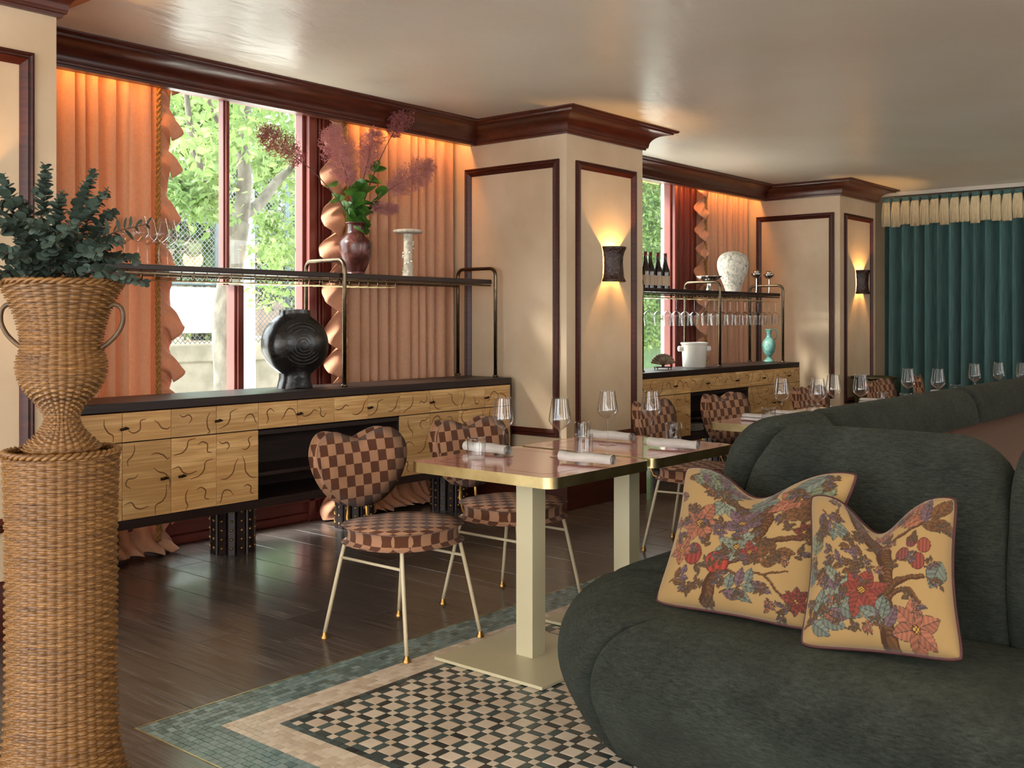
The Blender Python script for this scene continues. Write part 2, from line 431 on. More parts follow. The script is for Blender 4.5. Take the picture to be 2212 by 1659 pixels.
def row_y(x, y0, y1, cls, k):
    y = y1 + (TL / 2 if k % 2 else 0)
    while y > y0:
        b, a = min(y, y1), max(y - TL, y0)
        if b - a > .006: tiles.append((x, (a + b) / 2, RW, b - a, cls))
        y -= TL
XE, YE = 4.7, 1.15
k = 0
for cls, cnt in (('blue', 7), ('white', 5), ('dark', 1)):
    for q in range(cnt):
        o = RW * (k + .5)
        row_x(MY - o, MX + RW * k, XE, cls, k); row_y(MX + o, YE, MY - RW * (k + 1), cls, k); k += 1
o = RW * k
ix, iy = MX + o, MY - o
nx, ny = int((XE - ix) / P), int((iy - YE) / P)
for i in range(nx):
    for j in range(ny):
        x, y = ix + i * P, iy - j * P
        tiles.append((x + RC + SQ / 2, y - RC - SQ / 2, SQ, SQ, 'white'))
        tiles.append((x + RC / 2, y - RC - SQ / 2, RC, SQ, 'dark'))
        tiles.append((x + RC + SQ / 2, y - RC / 2, SQ, RC, 'dark'))
        tiles.append((x + RC / 2, y - RC / 2, RC, RC, 'white'))
def depth(t): return t[0] * math.cos(YAW) + t[1] * math.sin(YAW)
def px(x, y, z):
    d = x * math.cos(YAW) + y * math.sin(YAW); f = math.sqrt(1894 * 2706)
    return 1106 + f * (x * math.sin(YAW) - y * math.cos(YAW)) / d, 691 - f * (z - CAM_H) / d
vis, rest = [], []
for t in tiles:
    u, v = px(t[0], t[1], 0)
    (vis if (285 < u < 1330 and v < 1665 and not (u > 1250 and v < 1560)) else rest).append(t)
vis.sort(key=lambda t: -t[2] * t[3] / depth(t) ** 2)
big, small = vis[:300], vis[300:]
tm = {}
for (x, y, w, l, cls) in big:
    key = (round(w, 4), round(l, 4), cls)
    if key not in tm: tm[key] = MB().cbox((0, 0, -.002), (w - .0026, l - .0026, .004), .0006).mesh('tile', m_tile[cls])
    mobj('tile', tm[key], mosaic, (x, y, 0))
for cls in m_tile:
    mb = MB()
    for (x, y, w, l, c) in small + rest:
        if c == cls: mb.bx(x - w / 2 + .0013, x + w / 2 - .0013, y - l / 2 + .0013, y + l / 2 - .0013, -.004, 0)
    q = mb.build('small_tiles', m_tile[cls], mosaic); q['kind'] = 'stuff'
# ------------------------------------------------------------------ curtains
def curtain_panel(x0, x1, y, z0, z1, nf, amp, seed, gather=.0, pool=.12, lean=0):
    """pleated cloth from x0 to x1; folds wander a little on the way down; pools on the floor"""
    rnd = random.Random(seed); nu = nf * 14; nv = 44
    ph = [rnd.uniform(-.5, .5) for _ in range(nf + 2)]; am = [rnd.uniform(.6, 1.3) for _ in range(nf + 2)]; dr = [rnd.uniform(-1, 1) for _ in range(nf + 2)]
    def fn(i, j):
        s = i / (nu - 1); v = j / (nv - 1)
        q = s * nf + .22 * math.sin(s * nf * 1.31 + seed) + .12 * math.sin(s * nf * 2.7 + seed * 2); q = min(max(q, 0), nf - 1e-3); k = int(min(q, nf - 1)); fr = q - k
        a = am[k] * (1 - fr) + am[k + 1] * fr; p = ph[k] * (1 - fr) + ph[k + 1] * fr; d = dr[k] * (1 - fr) + dr[k + 1] * fr
        wv = math.sin(2 * PI * q + p * (1 + .6 * v)); wv = math.copysign(abs(wv) ** .75, wv)
        x = x0 + (x1 - x0) * s + .014 * d * v + .25 * amp * math.cos(2 * PI * q + p)
        yy = y + amp * a * wv * (.75 + .35 * v)
        z = z1 + (z0 - z1) * v
        if z < pool:                                 # break on the floor
            e = (pool - z) / (pool - z0 + 1e-6); yy -= .16 * e * e + .02 * math.sin(9 * q) * e; z = max(z, .012 + .02 * abs(math.sin(4 * q + 1)) * e)
        return (x, yy, z)
    return MB().grid(fn, nu, nv)
def ruffle_mesh(x, y, z0, z1, side, w, seed):
    """scalloped frill standing off the leading edge; gathered at the braid, falling in diagonal folds"""
    rnd = random.Random(seed); nv = 230; nu = 12
    L = z1 - z0; knots = [0]
    while knots[-1] < L: knots.append(knots[-1] + rnd.uniform(.17, .33))
    wd = [rnd.uniform(.75, 1.15) for _ in knots]
    def fn(i, j):
        s = i / (nu - 1); zz = L * j / (nv - 1)
        k = max(q for q in range(len(knots)) if knots[q] <= zz); f = (zz - knots[k]) / ((knots[k + 1] - knots[k]) if k + 1 < len(knots) else .2)
        f = min(1, f)
        tri = f / .22 if f < .22 else (1 - f) / .78
        out = w * wd[k] * (.30 + .70 * max(0, tri) ** .85)
        fold = math.sin(2 * PI * f + 1.2) * .055 * s ** .8 + .02 * math.sin(6 * PI * f + s * 2) * s * (1 - s) * 2 + .012 * math.sin(zz * 95) * (1 - s) * s * 3
        droop = -.10 * s * s * (1 - .5 * f)
        zc = z0 + zz + droop
        return (x + side * (out * s + .004 * math.sin(zz * 80) * s), y - .035 - fold - .02 * math.sin(PI * s), max(.012, zc))
    return MB().grid(fn, nu, nv)
def rope_mesh(x, y, z0, z1, r=.012, wob=.004):
    mb = MB(); n = int((z1 - z0) / .02)
    for k in range(2):
        pts = []
        for i in range(n * 3):
            z = z0 + (z1 - z0) * i / (n * 3 - 1); a = z * 95 + k * PI
            pts.append((x + math.cos(a) * r * .6 + wob * math.sin(z * 3), y + math.sin(a) * r * .6, z))
        mb.tube(pts, r * .7, 5)
    return mb
def curtain(x0, x1, y, edge, nf, seed, label, z0=.01, z1=2.68, w=.15):
    root = thing('curtain', label, 'curtain', ((x0 + x1) / 2, y, 0), 0, 'peach curtains in the window bays')
    o = Vector(root.location)
    def loc(mb): mb.v = [(a - o.x, b - o.y, c - o.z) for a, b, c in mb.v]; return mb
    q = loc(curtain_panel(x0 - (.05 if edge < 0 else 0), x1 + (.05 if edge > 0 else 0), y, z0, z1, nf, .040, seed)).build('curtain_panel', m_curtain, root, True); q.modifiers.new('solid', 'SOLIDIFY').thickness = .003
    e = x1 if edge > 0 else x0
    r = loc(ruffle_mesh(e, y - .02, .03, z1 - .02, edge, w, seed + 1)).build('ruffle', m_ruffle, root, True); r.modifiers.new('solid', 'SOLIDIFY').thickness = .003
    loc(rope_mesh(e, y - .065, .06, z1 - .02)).build('rope_trim', m_rope, root, True)
    return root
YK = 5.30
curtain(2.16, 3.20, YK, 1, 12, 3, 'peach curtain with gold rope and frill behind the wicker urn')
curtain(4.56, 5.64, YK, -1, 12, 8, 'peach curtain with frilled edge behind the flower vase and mushroom stand', w=.20)
curtain(9.28, 10.24, YK, -1, 11, 15, 'peach frilled curtain behind the speckled white vase', w=.17)

# green curtain across the far end, with a knotted fringe
m_green = M('green_velvet', (84, 120, 116), (66, 100, 98), rough=.8, ns=40, st=(1, 1, .1), sheen=.35, spec=.2)
m_fringe = M('cream_cord', (236, 218, 180), (212, 190, 146), rough=.85, ns=120, st=(1, 1, .1), spec=.2)
XG = 11.62
root = thing('long_curtain', 'floor-length green pleated curtain with cream tassel fringe along its top', 'curtain', (XG, 1.6, 0))
def green(i, j, nu=620, nv=14):
    s = i / (nu - 1); v = j / (nv - 1); yy = 4.30 - 6.0 * s; q = s * 48
    wv = math.sin(2 * PI * q + .5 * math.sin(q * 1.7)); a = .088 + .02 * math.sin(q * 2.3)
    return (a * wv * (.8 + .25 * v) , yy - 1.6 + .012 * math.cos(2 * PI * q + 1) + .01 * v * math.sin(q), 2.63 - 2.61 * v)
MB().grid(green, 620, 14).build('curtain_panel', m_green, root, True)
tass = MB()
for i in range(9):
    for j in range(2):
        a = (i - 4) / 4; rr = .036
        x, y = -.06 + (-.016 if j else .012), a * .044
        tass.tube([(x, y * .55, 0), (x - .01, y * .8, -.03), (x - .012 + .004 * math.sin(i * 3), y + .004 * math.sin(i * 7 + j), -.14), (x - .008, y * 1.02 + .003 * math.cos(i * 5), -.27 - .012 * ((i * 3 + j) % 3))], [.006, .0075, .0068, .0045], 6)
tm_ = tass.mesh('tassel', m_fringe, True)
hd = MB().cbox((-.05, 0, .012), (.09, .07, .05), .012).mesh('tassel_head', m_green)
for k in range(58):
    y = 4.26 - k * .104 - 1.6
    t = mobj('tassel', tm_, root, (0, y, 2.60)); t.scale = (1, 1, 1 + .05 * math.sin(k * 2.3)); mobj('tassel_head', hd, t)
rail = MB().bx(-.06, .02, -4.5, 2.75, 2.655, 2.698).build('curtain_rail', M('pale_rail', (206, 196, 180), rough=.5), root)

# ------------------------------------------------------------------ sideboards
def squiggle(mb, pts, y, w=.004):
    P_ = cr(pts, 5); n = len(P_)
    b = len(mb.v)
    for i, p in enumerate(P_):
        t = (P_[min(i + 1, n - 1)] - P_[max(i - 1, 0)]).normalized(); nn = Vector((-t.y, t.x))
        ww = w * (.35 + .65 * math.sin(PI * (i + .3) / n))
        mb.v += [(p.x + nn.x * ww, y, p.y + nn.y * ww), (p.x, y - .0022, p.y), (p.x - nn.x * ww, y, p.y - nn.y * ww)]
    for i in range(n - 1):
        for q in range(2): mb.f.append((b + i * 3 + q, b + i * 3 + q + 1, b + i * 3 + 4 + q, b + i * 3 + 3 + q))
SQ_SHAPES = [[(-.09, .05), (-.03, .045), (-.01, .0), (.03, -.03), (.10, -.035)], [(0, .07), (.01, .03), (-.005, -.02), (-.03, -.05), (-.02, -.09)],
             [(-.08, -.02), (-.05, .03), (.0, .045), (.03, .02), (.05, -.03), (.07, -.05)], [(-.03, .06), (-.045, .02), (-.02, -.02), (.03, -.015), (.045, -.05)],
             [(-.07, .06), (-.04, .02), (-.02, -.03), (.03, -.06), (.08, -.055)], [(.05, .05), (.02, .03), (-.03, .035), (-.05, 0), (-.02, -.03)]]
m_knob_mesh = None
def knob_mesh():
    mb = MB().tube([(0, 0, 0), (0, -.02, 0)], .005, 8).lathe([(.009, 0), (.011, .002), (.009, .004)], 10, (0, 0, -.002))
    mb.tube([(-.022, -.022, -.003), (-.008, -.024, 0), (.004, -.024, .003), (.022, -.022, .001)], [.004, .007, .008, .004], 8)
    mb.sphere((.004, -.026, .004), .0075, 8, 6)
    return mb.mesh('knob', m_knob, True)
KNOB = knob_mesh()
def front(parent, name, x0, x1, z0, z1, y, seed, knob, split=True):
    """a drawer or door front: two grained panels, carved squiggles and a knob"""
    rnd = random.Random(seed); g = .0018
    e = bpy.data.objects.new(name, MB().bx(x0 + g + .004, x1 - g - .004, y + .004, y + .02, z0 + g + .004, z1 - g - .004).mesh(name, m_dark)); C.objects.link(e); e.parent = parent
    xm = x0 + (x1 - x0) * (.5 if split else .99)
    for a, b in (((x0, xm), (xm, x1)) if split else ((x0, x1),)):
        p = MB().cbox(((a + b) / 2, y - .001, (z0 + z1) / 2), (b - a - .0012 - g, .014, z1 - z0 - 2 * g), .0012).build('panel', m_ash, e)
    sq = MB(); W_, H_ = x1 - x0, z1 - z0
    nc = max(2, int(round(W_ / .13))); nr = max(1, int(round(H_ / .14)))
    for r in range(nr):
        for c in range(nc):
            cx = x0 + W_ * (c + .5) / nc + rnd.uniform(-.02, .02); cz = z0 + H_ * (r + .5) / nr + rnd.uniform(-.015, .015)
            sh = rnd.choice(SQ_SHAPES); fl = rnd.choice((-1, 1)); sc = rnd.uniform(.55, .85); an = rnd.choice((0, 0, PI / 2)) + rnd.uniform(-.3, .3); pts = []
            for (a, b) in sh:
                a *= fl; xx = cx + sc * (a * math.cos(an) - b * math.sin(an)); zz = cz + sc * (a * math.sin(an) + b * math.cos(an))
                pts.append((min(max(xx, x0 + .006), x1 - .006), min(max(zz, z0 + .006), z1 - .006)))
            squiggle(sq, [Vector(p) for p in pts], y - .0078)
    s = sq.build('carving', m_ash_line, e, True); s['kind'] = 'stuff'
    if knob: mobj('knob', KNOB, e, (knob[0], y - .008, knob[1]))
    return e
def fluted_leg():
    n = 14; mb = MB(); poly = []
    for k in range(n):
        a0 = 2 * PI * k / n
        for q, rr in ((-.42, .118), (-.3, .124), (.3, .124), (.42, .118), (.5, .104)):
            a = a0 + q * 2 * PI / n; poly.append((rr * math.cos(a), rr * math.sin(a)))
    mb.prism(poly, 0, .30)
    st = MB()
    for k in range(n):
        a = 2 * PI * k / n
        for z in (.035, .085, .135, .185, .235): st.sphere((.123 * math.cos(a), .123 * math.sin(a), z), .0085, 8, 4)
    return mb.mesh('leg', m_dark, 30), st.mesh('studs', m_brass_dull, True)
LEG, STUDS = fluted_leg()
MODW = .53
def sideboard(label, X1, Y0, H, seed):
    """X1 right end, Y0 front; origin at the front right corner on the floor"""
    root = thing('sideboard', label, 'sideboard', (X1, Y0, 0)); Wd = MODW * 6 + .05; D = .42; zb = .27; zt = H
    body = MB().bx(-Wd, 0, 0, D, zb, zb + .045).bx(-.024, 0, 0, D, zb + .045, zt - .045).bx(-Wd, -Wd + .024, 0, D, zb + .045, zt - .045).bx(-Wd + .024, -.024, D - .02, D, zb + .045, zt - .045)
    xl, xr = -.025 - 4 * MODW, -.025 - 2 * MODW
    for x in (xl - .012, xr + .012): body.bx(x - .012, x + .012, .01, D - .02, zb + .045, zt - .2)
    body.bx(xl, xr, .006, D - .02, zt - .225, zt - .2).bx(-Wd + .024, xl - .024, .03, D - .02, zb + .05, zt - .2).bx(xr + .024, -.024, .03, D - .02, zb + .05, zt - .2)
    body.bx(-Wd + .024, -.024, .03, D - .02, zt - .2, zt - .05)
    bevel(body.build('carcass', m_dark, root), .002)
    MB().bx(xl, xr, .06, D - .02, zb + .16, zb + .18).build('shelf', m_dark, root)
    bevel(MB().bx(-Wd, 0, 0, D, zt - .045, zt).build('worktop', m_dark, root), .004)
    zd = zt - .192; k = 0
    for c in range(6):
        a, b = -.025 - (c + 1) * MODW, -.025 - c * MODW
        front(root, 'drawer', a, b, zd, zt - .047, .0, seed + c, ((a + b) / 2, (zd + zt - .047) / 2 - .005))
        if c in (2, 3): continue
        front(root, 'door', a, b, zb + .047, zd - .002, .0, seed + 20 + c, ((b - .05) if c in (1, 5) else (a + .05), zb + .23))
    for x in (-.37, -1.22, -2.12, -2.95):
        l = mobj('leg', LEG, root, (x, .26, 0)); s = mobj('studs', STUDS, l); s['kind'] = 'stuff'
    return root
sideboard('long sideboard with carved ash fronts below the near window', 5.615, 4.70, .888, 100)
sideboard('carved ash sideboard beyond the column, under the hanging wine glasses', 9.885, 4.52, .868, 200)

# ------------------------------------------------------------------ bottle racks standing on the sideboards
def u_frame(h, d, r=.0125):
    R = .05; pts = [(0, 0, 0), (0, 0, h - R)] + [(0, R - R * math.cos(a), h - R + R * math.sin(a)) for a in [PI / 12 * i for i in range(1, 7)]]
    pts += [(0, d - R + R * math.sin(a), h - R + R * math.cos(a)) for a in [PI / 12 * i for i in range(0, 7)]] + [(0, d, 0)]
    mb = MB().tube(pts, r, 10); mb.lathe([(.02, 0), (.02, .012), (.014, .016)], 12, (0, 0, 0)); mb.lathe([(.02, 0), (.02, .012), (.014, .016)], 12, (0, d, 0)); return mb
def rack(label, xr, y0, z0, xs_, L, h, d, zs, wires):
    root = thing('glass_rack', label, 'shelf rack', (xr, y0, z0))
    for x in xs_: u_frame(h, d).build('tube_frame', m_bronze, root, True, (x, 0, 0))
    bevel(MB().bx(-L, -.015, .02, d - .02, zs, zs + .03).build('shelf_board', m_dark, root), .004)
    MB().tube([(-L, .03, zs - .012), (-.02, .03, zs - .012)], .006, 6).build('rail', m_bronze, root)
    mbk = MB().tube([(-L, d - .03, zs - .012), (-.02, d - .03, zs - .012)], .006, 6).build('rail', m_bronze, root)
    w0 = MB()
    for q in (-.04, .04):
        w0.tube([(q, .06, .0), (q, .06, -.045), (q, d - .05, -.045), (q, d - .05, 0)], .0026, 5)
    wm = w0.mesh('wire_hanger', m_brass, True)
    for x in wires: mobj('wire_hanger', wm, root, (x, 0, zs))
    return root
WX1 = [-.95 - .155 * i for i in range(15)]
rack('black shelf rack on bent bronze tubes over the near sideboard', 5.58, 4.82, .888, (0, -1.39, -3.2), 3.22, .765, .36, .655, WX1)
WX2 = [-.25 - .185 * i for i in range(14)]
rack('black shelf rack with wine bottles and hanging glasses beyond the column', 9.72, 4.62, .868, (0, -1.28, -2.56), 3.0, .765, .36, .655, WX2)
# ------------------------------------------------------------------ sofa island
def chenille():
    t = NT('green_chenille'); v = t.coords((1, 1, 1)); n1 = t.noise(v, 5, 5, .6)
    col = t.ramp(n1, [(.3, srgb(36, 39, 35)), (.7, srgb(57, 61, 54))])
    v2 = t.coords((18, 18, 90)); n2 = t.ramp(t.noise(v2, 2.4, 4, .75), [(.3, (.12, .12, .12, 1)), (.7, (.88, .88, .88, 1))])
    mx = t.n('ShaderNodeMixRGB', blend_type='OVERLAY'); mx.inputs[0].default_value = .8; t.l(col, mx.inputs[1]); t.l(n2, mx.inputs[2]); t.l(mx.outputs[0], t.p.inputs['Base Color'])
    t.p.inputs['Roughness'].default_value = .9; t.p.inputs['Sheen Weight'].default_value = .22; t.p.inputs['Sheen Roughness'].default_value = .35; t.p.inputs['Sheen Tint'].default_value = srgb(124, 130, 112)
    t.p.inputs['Specular IOR Level'].default_value = .15
    n3 = t.noise(t.coords((40, 40, 130)), 2.2, 3, .75); t.bump(n3, 1.0, .010)
    return t.m
m_sofa = chenille()
def path_resample(pts, step=.03):
    P_ = [Vector(p) for p in pts]; out = [P_[0]]; acc = [0]
    d = [0]
    for i in range(1, len(P_)): d.append(d[-1] + (P_[i] - P_[i - 1]).length)
    n = int(d[-1] / step); res = []; k = 0
    for i in range(n + 1):
        s = d[-1] * i / n
        while k < len(d) - 2 and d[k + 1] < s: k += 1
        f = (s - d[k]) / max(1e-9, d[k + 1] - d[k]); res.append(P_[k].lerp(P_[k + 1], min(1, f)))
    return res
SEAT_PATH = path_resample([(2.25, y) for y in (-2.0, -1.5, -1, -.5, 0, .5, 1.0, 1.4)] + [tuple(p) for p in cr([(2.25, 1.5), (2.27, 1.66), (2.40, 1.83), (2.62, 1.99), (2.86, 2.09), (3.10, 2.12)], 6)] + [(x, 2.12) for x in (3.3, 4, 5, 6, 7, 8, 9, 9.6)], .025)
BACK_PATH = path_resample([(2.95, y) for y in (-2.0, -1, 0, .6, 1.0, 1.3)] + [tuple(p) for p in cr([(2.95, 1.42), (2.965, 1.53), (3.02, 1.63), (3.12, 1.70), (3.26, 1.735), (3.42, 1.74)], 6)] + [(x, 1.74) for x in (3.6, 4, 5, 6, 7, 8, 9, 9.6)], .025)
def normals(path):
    out = []
    for i in range(len(path)):
        t = (path[min(i + 1, len(path) - 1)] - path[max(i - 1, 0)]).normalized(); out.append(Vector((t.y, -t.x)))   # towards the inside of the island
    return out
SEAT_N, BACK_N = normals(SEAT_PATH), normals(BACK_PATH)
SEAT_PROF = cr([(.34, .015), (.22, .035), (.10, .115), (.03, .22), (.0, .30), (.012, .37), (.06, .425), (.16, .455), (.32, .455), (.5, .44), (.72, .425)], 4)
BACK_PROF = cr([(.06, .36), (.015, .45), (-.015, .60), (.0, .76), (.03, .87), (.085, .94), (.15, .965), (.21, .94), (.25, .86), (.26, .70), (.26, .42)], 4)
def sweep_piece(path, nrm, prof, i0, i1, rend, name, parent, top_round=0.0, grow=0):
    """one upholstered section between two seams, its ends rolled in"""
    P_ = [Vector((p.x, p.y)) for p in prof]; m = len(P_)
    cen = Vector((sum(p.x for p in P_) / m, sum(p.y for p in P_) / m))
    L = [0]
    for i in range(i0 + 1, i1 + 1): L.append(L[-1] + (path[i] - path[i - 1]).length)
    tot = L[-1]; zmin = min(p.y for p in P_); zmax = max(p.y for p in P_)
    rows = []
    # finer stations near the ends
    st = []
    for e in (0, .004, .012, .022, .035): st.append(e)
    k = .06
    while k < tot - .06: st.append(k); k += .03
    for e in (.035, .022, .012, .004, 0): st.append(tot - e)
    mb = MB()
    def at(s):
        j = 0
        while j < len(L) - 2 and L[j + 1] < s: j += 1
        f = (s - L[j]) / max(1e-9, L[j + 1] - L[j]); f = min(1, max(0, f)); return path[i0 + j].lerp(path[i0 + j + 1], f), nrm[i0 + j].lerp(nrm[i0 + j + 1], f)
    n = len(st)
    for s in st:
        p, nv = at(s); e = min(s, tot - s)
        a = rend - math.sqrt(max(0, rend ** 2 - (rend - min(e, rend)) ** 2))
        if top_round: b = top_round - math.sqrt(max(0, top_round ** 2 - (top_round - min(e, top_round)) ** 2))
        else: b = 0
        for q in P_:
            d = (cen - q); dl = d.length; q2 = q + d * min(.9, a / max(dl, .03))
            z = q2.y
            if b: z = z - b * max(0, (z - zmin) / (zmax - zmin)) ** 1.6
            mb.v.append((p.x + nv.x * q2.x, p.y + nv.y * q2.x, z))
    for i in range(n - 1):
        for j in range(m - 1): mb.f.append((i * m + j, (i + 1) * m + j, (i + 1) * m + j + 1, i * m + j + 1))
        mb.f.append((i * m + m - 1, (i + 1) * m + m - 1, (i + 1) * m, i * m))
    mb.f.append(tuple(range(m))); mb.f.append(tuple((n - 1) * m + j for j in range(m)))
    o = parent.location; mb.v = [(x - o.x, y - o.y, z) for x, y, z in mb.v]
    return mb.build(name, m_sofa, parent, 60)
sofa = thing('banquette', 'large dark green banquette with rounded corner, bulging seat and rolled back', 'sofa', (3.3, 1.2, 0))
def idx(path, fn): return min(range(len(path)), key=lambda i: fn(path[i]))
sc_ = [idx(SEAT_PATH, lambda p: abs(p.y + 1.6) + abs(p.x - 2.25)), idx(SEAT_PATH, lambda p: (p - Vector((2.25, .18))).length), idx(SEAT_PATH, lambda p: (p - Vector((2.27, 1.66))).length), idx(SEAT_PATH, lambda p: (p - Vector((2.98, 2.11))).length)]
sc_ += [idx(SEAT_PATH, lambda p, x=x: (p - Vector((x, 2.12))).length) for x in (4.6, 6.4, 8.2, 9.6)]
for a, b in zip(sc_[:-1], sc_[1:]): sweep_piece(SEAT_PATH, SEAT_N, SEAT_PROF, a, b, .05, 'seat_section', sofa)
bc_ = [idx(BACK_PATH, lambda p: (p - Vector((2.95, -.9))).length), idx(BACK_PATH, lambda p: (p - Vector((2.95, .765))).length), idx(BACK_PATH, lambda p: (p - Vector((2.985, 1.575))).length), idx(BACK_PATH, lambda p: (p - Vector((3.62, 1.74))).length)]
bc_ += [idx(BACK_PATH, lambda p, x=x: (p - Vector((x, 1.74))).length) for x in (5.25, 7.0, 8.7, 9.6)]
for k, (a, b) in enumerate(zip(bc_[:-1], bc_[1:])): sweep_piece(BACK_PATH, BACK_N, BACK_PROF, a, b, .045, 'back_section', sofa, .17 if k == 1 else .05)
bevel(MB().bx(.0, 6.2, -2.6, .36, .02, .78).bx(-.1, 6.2, -2.6, .30, .78, .80).build('ledge', M('rosewood_ledge', (104, 72, 62), (92, 62, 54), rough=.35, ns=5, st=(1, 8, 1)), sofa), .004)

# ------------------------------------------------------------------ cushions with a printed floral cloth
def floral(n, seed, lay):
    """n x n colours of a printed cloth: cream ground, a tree trunk with branches, leaves and blossoms"""
    rnd = np.random.RandomState(seed)
    yy, xx = np.mgrid[0:n, 0:n] / (n - 1.0)
    def lin(c): return np.array(srgb(*c)[:3])
    img = np.ones((n, n, 3)) * lin((146, 116, 72))
    wob = .010 * np.sin(yy * 43 + 1) + .008 * np.sin(yy * 17) ; wob2 = .008 * np.sin(xx * 37) + .006 * np.sin(xx * 71 + 2)
    def paint(mask, c, shade=None):
        col = lin(c) * .62
        if shade is not None: img[mask] = (col * (.6 + .7 * shade[mask][:, None])).clip(0, 1)
        else: img[mask] = col
    def branch(pts, w0, w1, c=(110, 72, 38)):
        P_ = cr([Vector((a, b)) for a, b in pts], 8); m = len(P_)
        for i in range(m - 1):
            a, b = P_[i], P_[i + 1]; w = w0 + (w1 - w0) * i / m
            dx, dy = b.x - a.x, b.y - a.y; l2 = dx * dx + dy * dy + 1e-9
            X_, Y_ = xx + wob * .6, yy + wob2 * .6
            t = np.clip(((X_ - a.x) * dx + (Y_ - a.y) * dy) / l2, 0, 1)
            side = ((X_ - a.x) * -dy + (Y_ - a.y) * dx) / math.sqrt(l2)
            dd = np.hypot(X_ - a.x - t * dx, Y_ - a.y - t * dy)
            paint(dd < w, (78, 46, 24)); paint((dd < w * .8) & (side > -w * .35), c, np.clip(.5 + side / w * .4 + .25 * np.sin(xx * 160 + yy * 90), 0, 1))
    def leaf(cx, cy, L, wd, ang, c):
        L *= 1.22; wd *= 1.25; ca, sa = math.cos(ang), math.sin(ang); u = (xx - cx) * ca + (yy - cy) * sa; v = -(xx - cx) * sa + (yy - cy) * ca
        s = u / L; ok = (s > 0) & (s < 1); half = wd * np.sin(np.pi * np.clip(s, 0, 1) ** .85)
        paint(ok & (np.abs(v) < half), (60, 58, 46)); q = ok & (np.abs(v) < half - .0035)
        paint(q, c, np.clip(.5 + .4 * np.sign(v) * .4 + .3 * np.sin(u * 190 - np.abs(v) * 120), 0, 1)); paint(q & (np.abs(v) < .002), (58, 60, 50))
    def flower(cx, cy, R, c, npet, a0=0., core=(206, 160, 70)):
        for k in range(npet):
            leaf(cx, cy, R * rnd.uniform(.85, 1.15), R * .30, a0 + 2 * math.pi * k / npet + rnd.uniform(-.15, .15), c)
        d = np.hypot(xx - cx, yy - cy); paint(d < R * .2, (90, 50, 24)); paint((d < R * .16) & (np.sin(xx * 300) * np.sin(yy * 300) > 0), core)
    def fruit(cx, cy, R, c):
        d = np.hypot((xx - cx) / .9, yy - cy); paint(d < R, (80, 30, 22)); paint(d < R * .92, c, np.clip(.5 + .4 * np.sin((xx - cx) / R * 14), 0, 1))
    G, T, RD, OR, PU, BR, BL = (124, 126, 96), (118, 122, 108), (142, 64, 48), (166, 102, 74), (118, 88, 92), (118, 76, 40), (136, 138, 116)
    def sprig(cx, cy, ang, L, nl, c, sz):
        ex, ey = cx + L * math.cos(ang), cy + L * math.sin(ang); branch([(cx, cy), ((cx + ex) / 2 + .01, (cy + ey) / 2), (ex, ey)], .006, .003)
        for k in range(nl):
            f = (k + .6) / nl; s = 1 if k % 2 else -1; leaf(cx + (ex - cx) * f, cy + (ey - cy) * f, sz * rnd.uniform(.8, 1.2), sz * .26, ang + s * rnd.uniform(.6, 1.1), c if rnd.rand() < .75 else PU)
    for kind, args in lay(G, T, RD, OR, PU, BR, BL):
        dict(b=branch, l=leaf, f=flower, r=fruit, s=sprig)[kind](*args)
    for _ in range(52):                                  # small scattered brown leaves
        sprig(rnd.uniform(.05, .95), rnd.uniform(.05, .95), rnd.uniform(0, 6.28), rnd.uniform(.04, .08), 5, BR if rnd.rand() < .8 else OR, .042)
    return img
def lay1(G, T, RD, OR, PU, BR, BL):
    return [('b', ([(.62, 1.0), (.60, .8), (.63, .6), (.55, .42), (.42, .28), (.36, .05)], .05, .04)), ('b', ([(.60, .72), (.42, .82), (.22, .84), (.08, .90)], .028, .014)),
            ('b', ([(.58, .45), (.72, .50), (.86, .52), (.94, .6)], .026, .012)), ('b', ([(.62, .70), (.74, .76), (.84, .82)], .016, .008)), ('b', ([(.42, .25), (.62, .25), (.84, .30)], .012, .005)), ('b', ([(.70, .26), (.80, .17), (.88, .12)], .008, .004)),
            ('s', (.18, .86, .9, .14, 6, G, .11)), ('s', (.30, .82, 1.2, .12, 5, T, .10)), ('s', (.34, .80, -1.2, .06, 4, BL, .12)), ('s', (.48, .82, .4, .12, 5, T, .09)), ('s', (.08, .92, .2, .16, 6, G, .10)),
            ('f', (.80, .80, .15, OR, 6, .3)), ('f', (.22, .56, .14, OR, 6, .1)), ('f', (.50, .66, .12, PU, 5, 3.6)), ('f', (.36, .55, .055, PU, 6)), ('f', (.50, .45, .13, BL, 7)), ('f', (.60, .40, .08, RD, 5, .6)),
            ('r', (.22, .34, .075, (150, 60, 48))), ('r', (.40, .30, .085, (170, 62, 46))), ('f', (.12, .36, .08, OR, 5, 2.4)), ('f', (.90, .14, .07, RD, 8)), ('l', (.88, .97, .20, .055, 3.9, T)), ('l', (.90, .92, .16, .05, 4.6, G)),
            ('s', (.45, .10, .5, .22, 7, T, .10)), ('s', (.66, .32, .9, .14, 5, BR, .10)), ('s', (.86, .60, 2.0, .12, 5, BR, .10)), ('s', (.10, .14, .6, .1, 4, BR, .07)), ('f', (.88, .56, .06, (120, 60, 36), 6))]
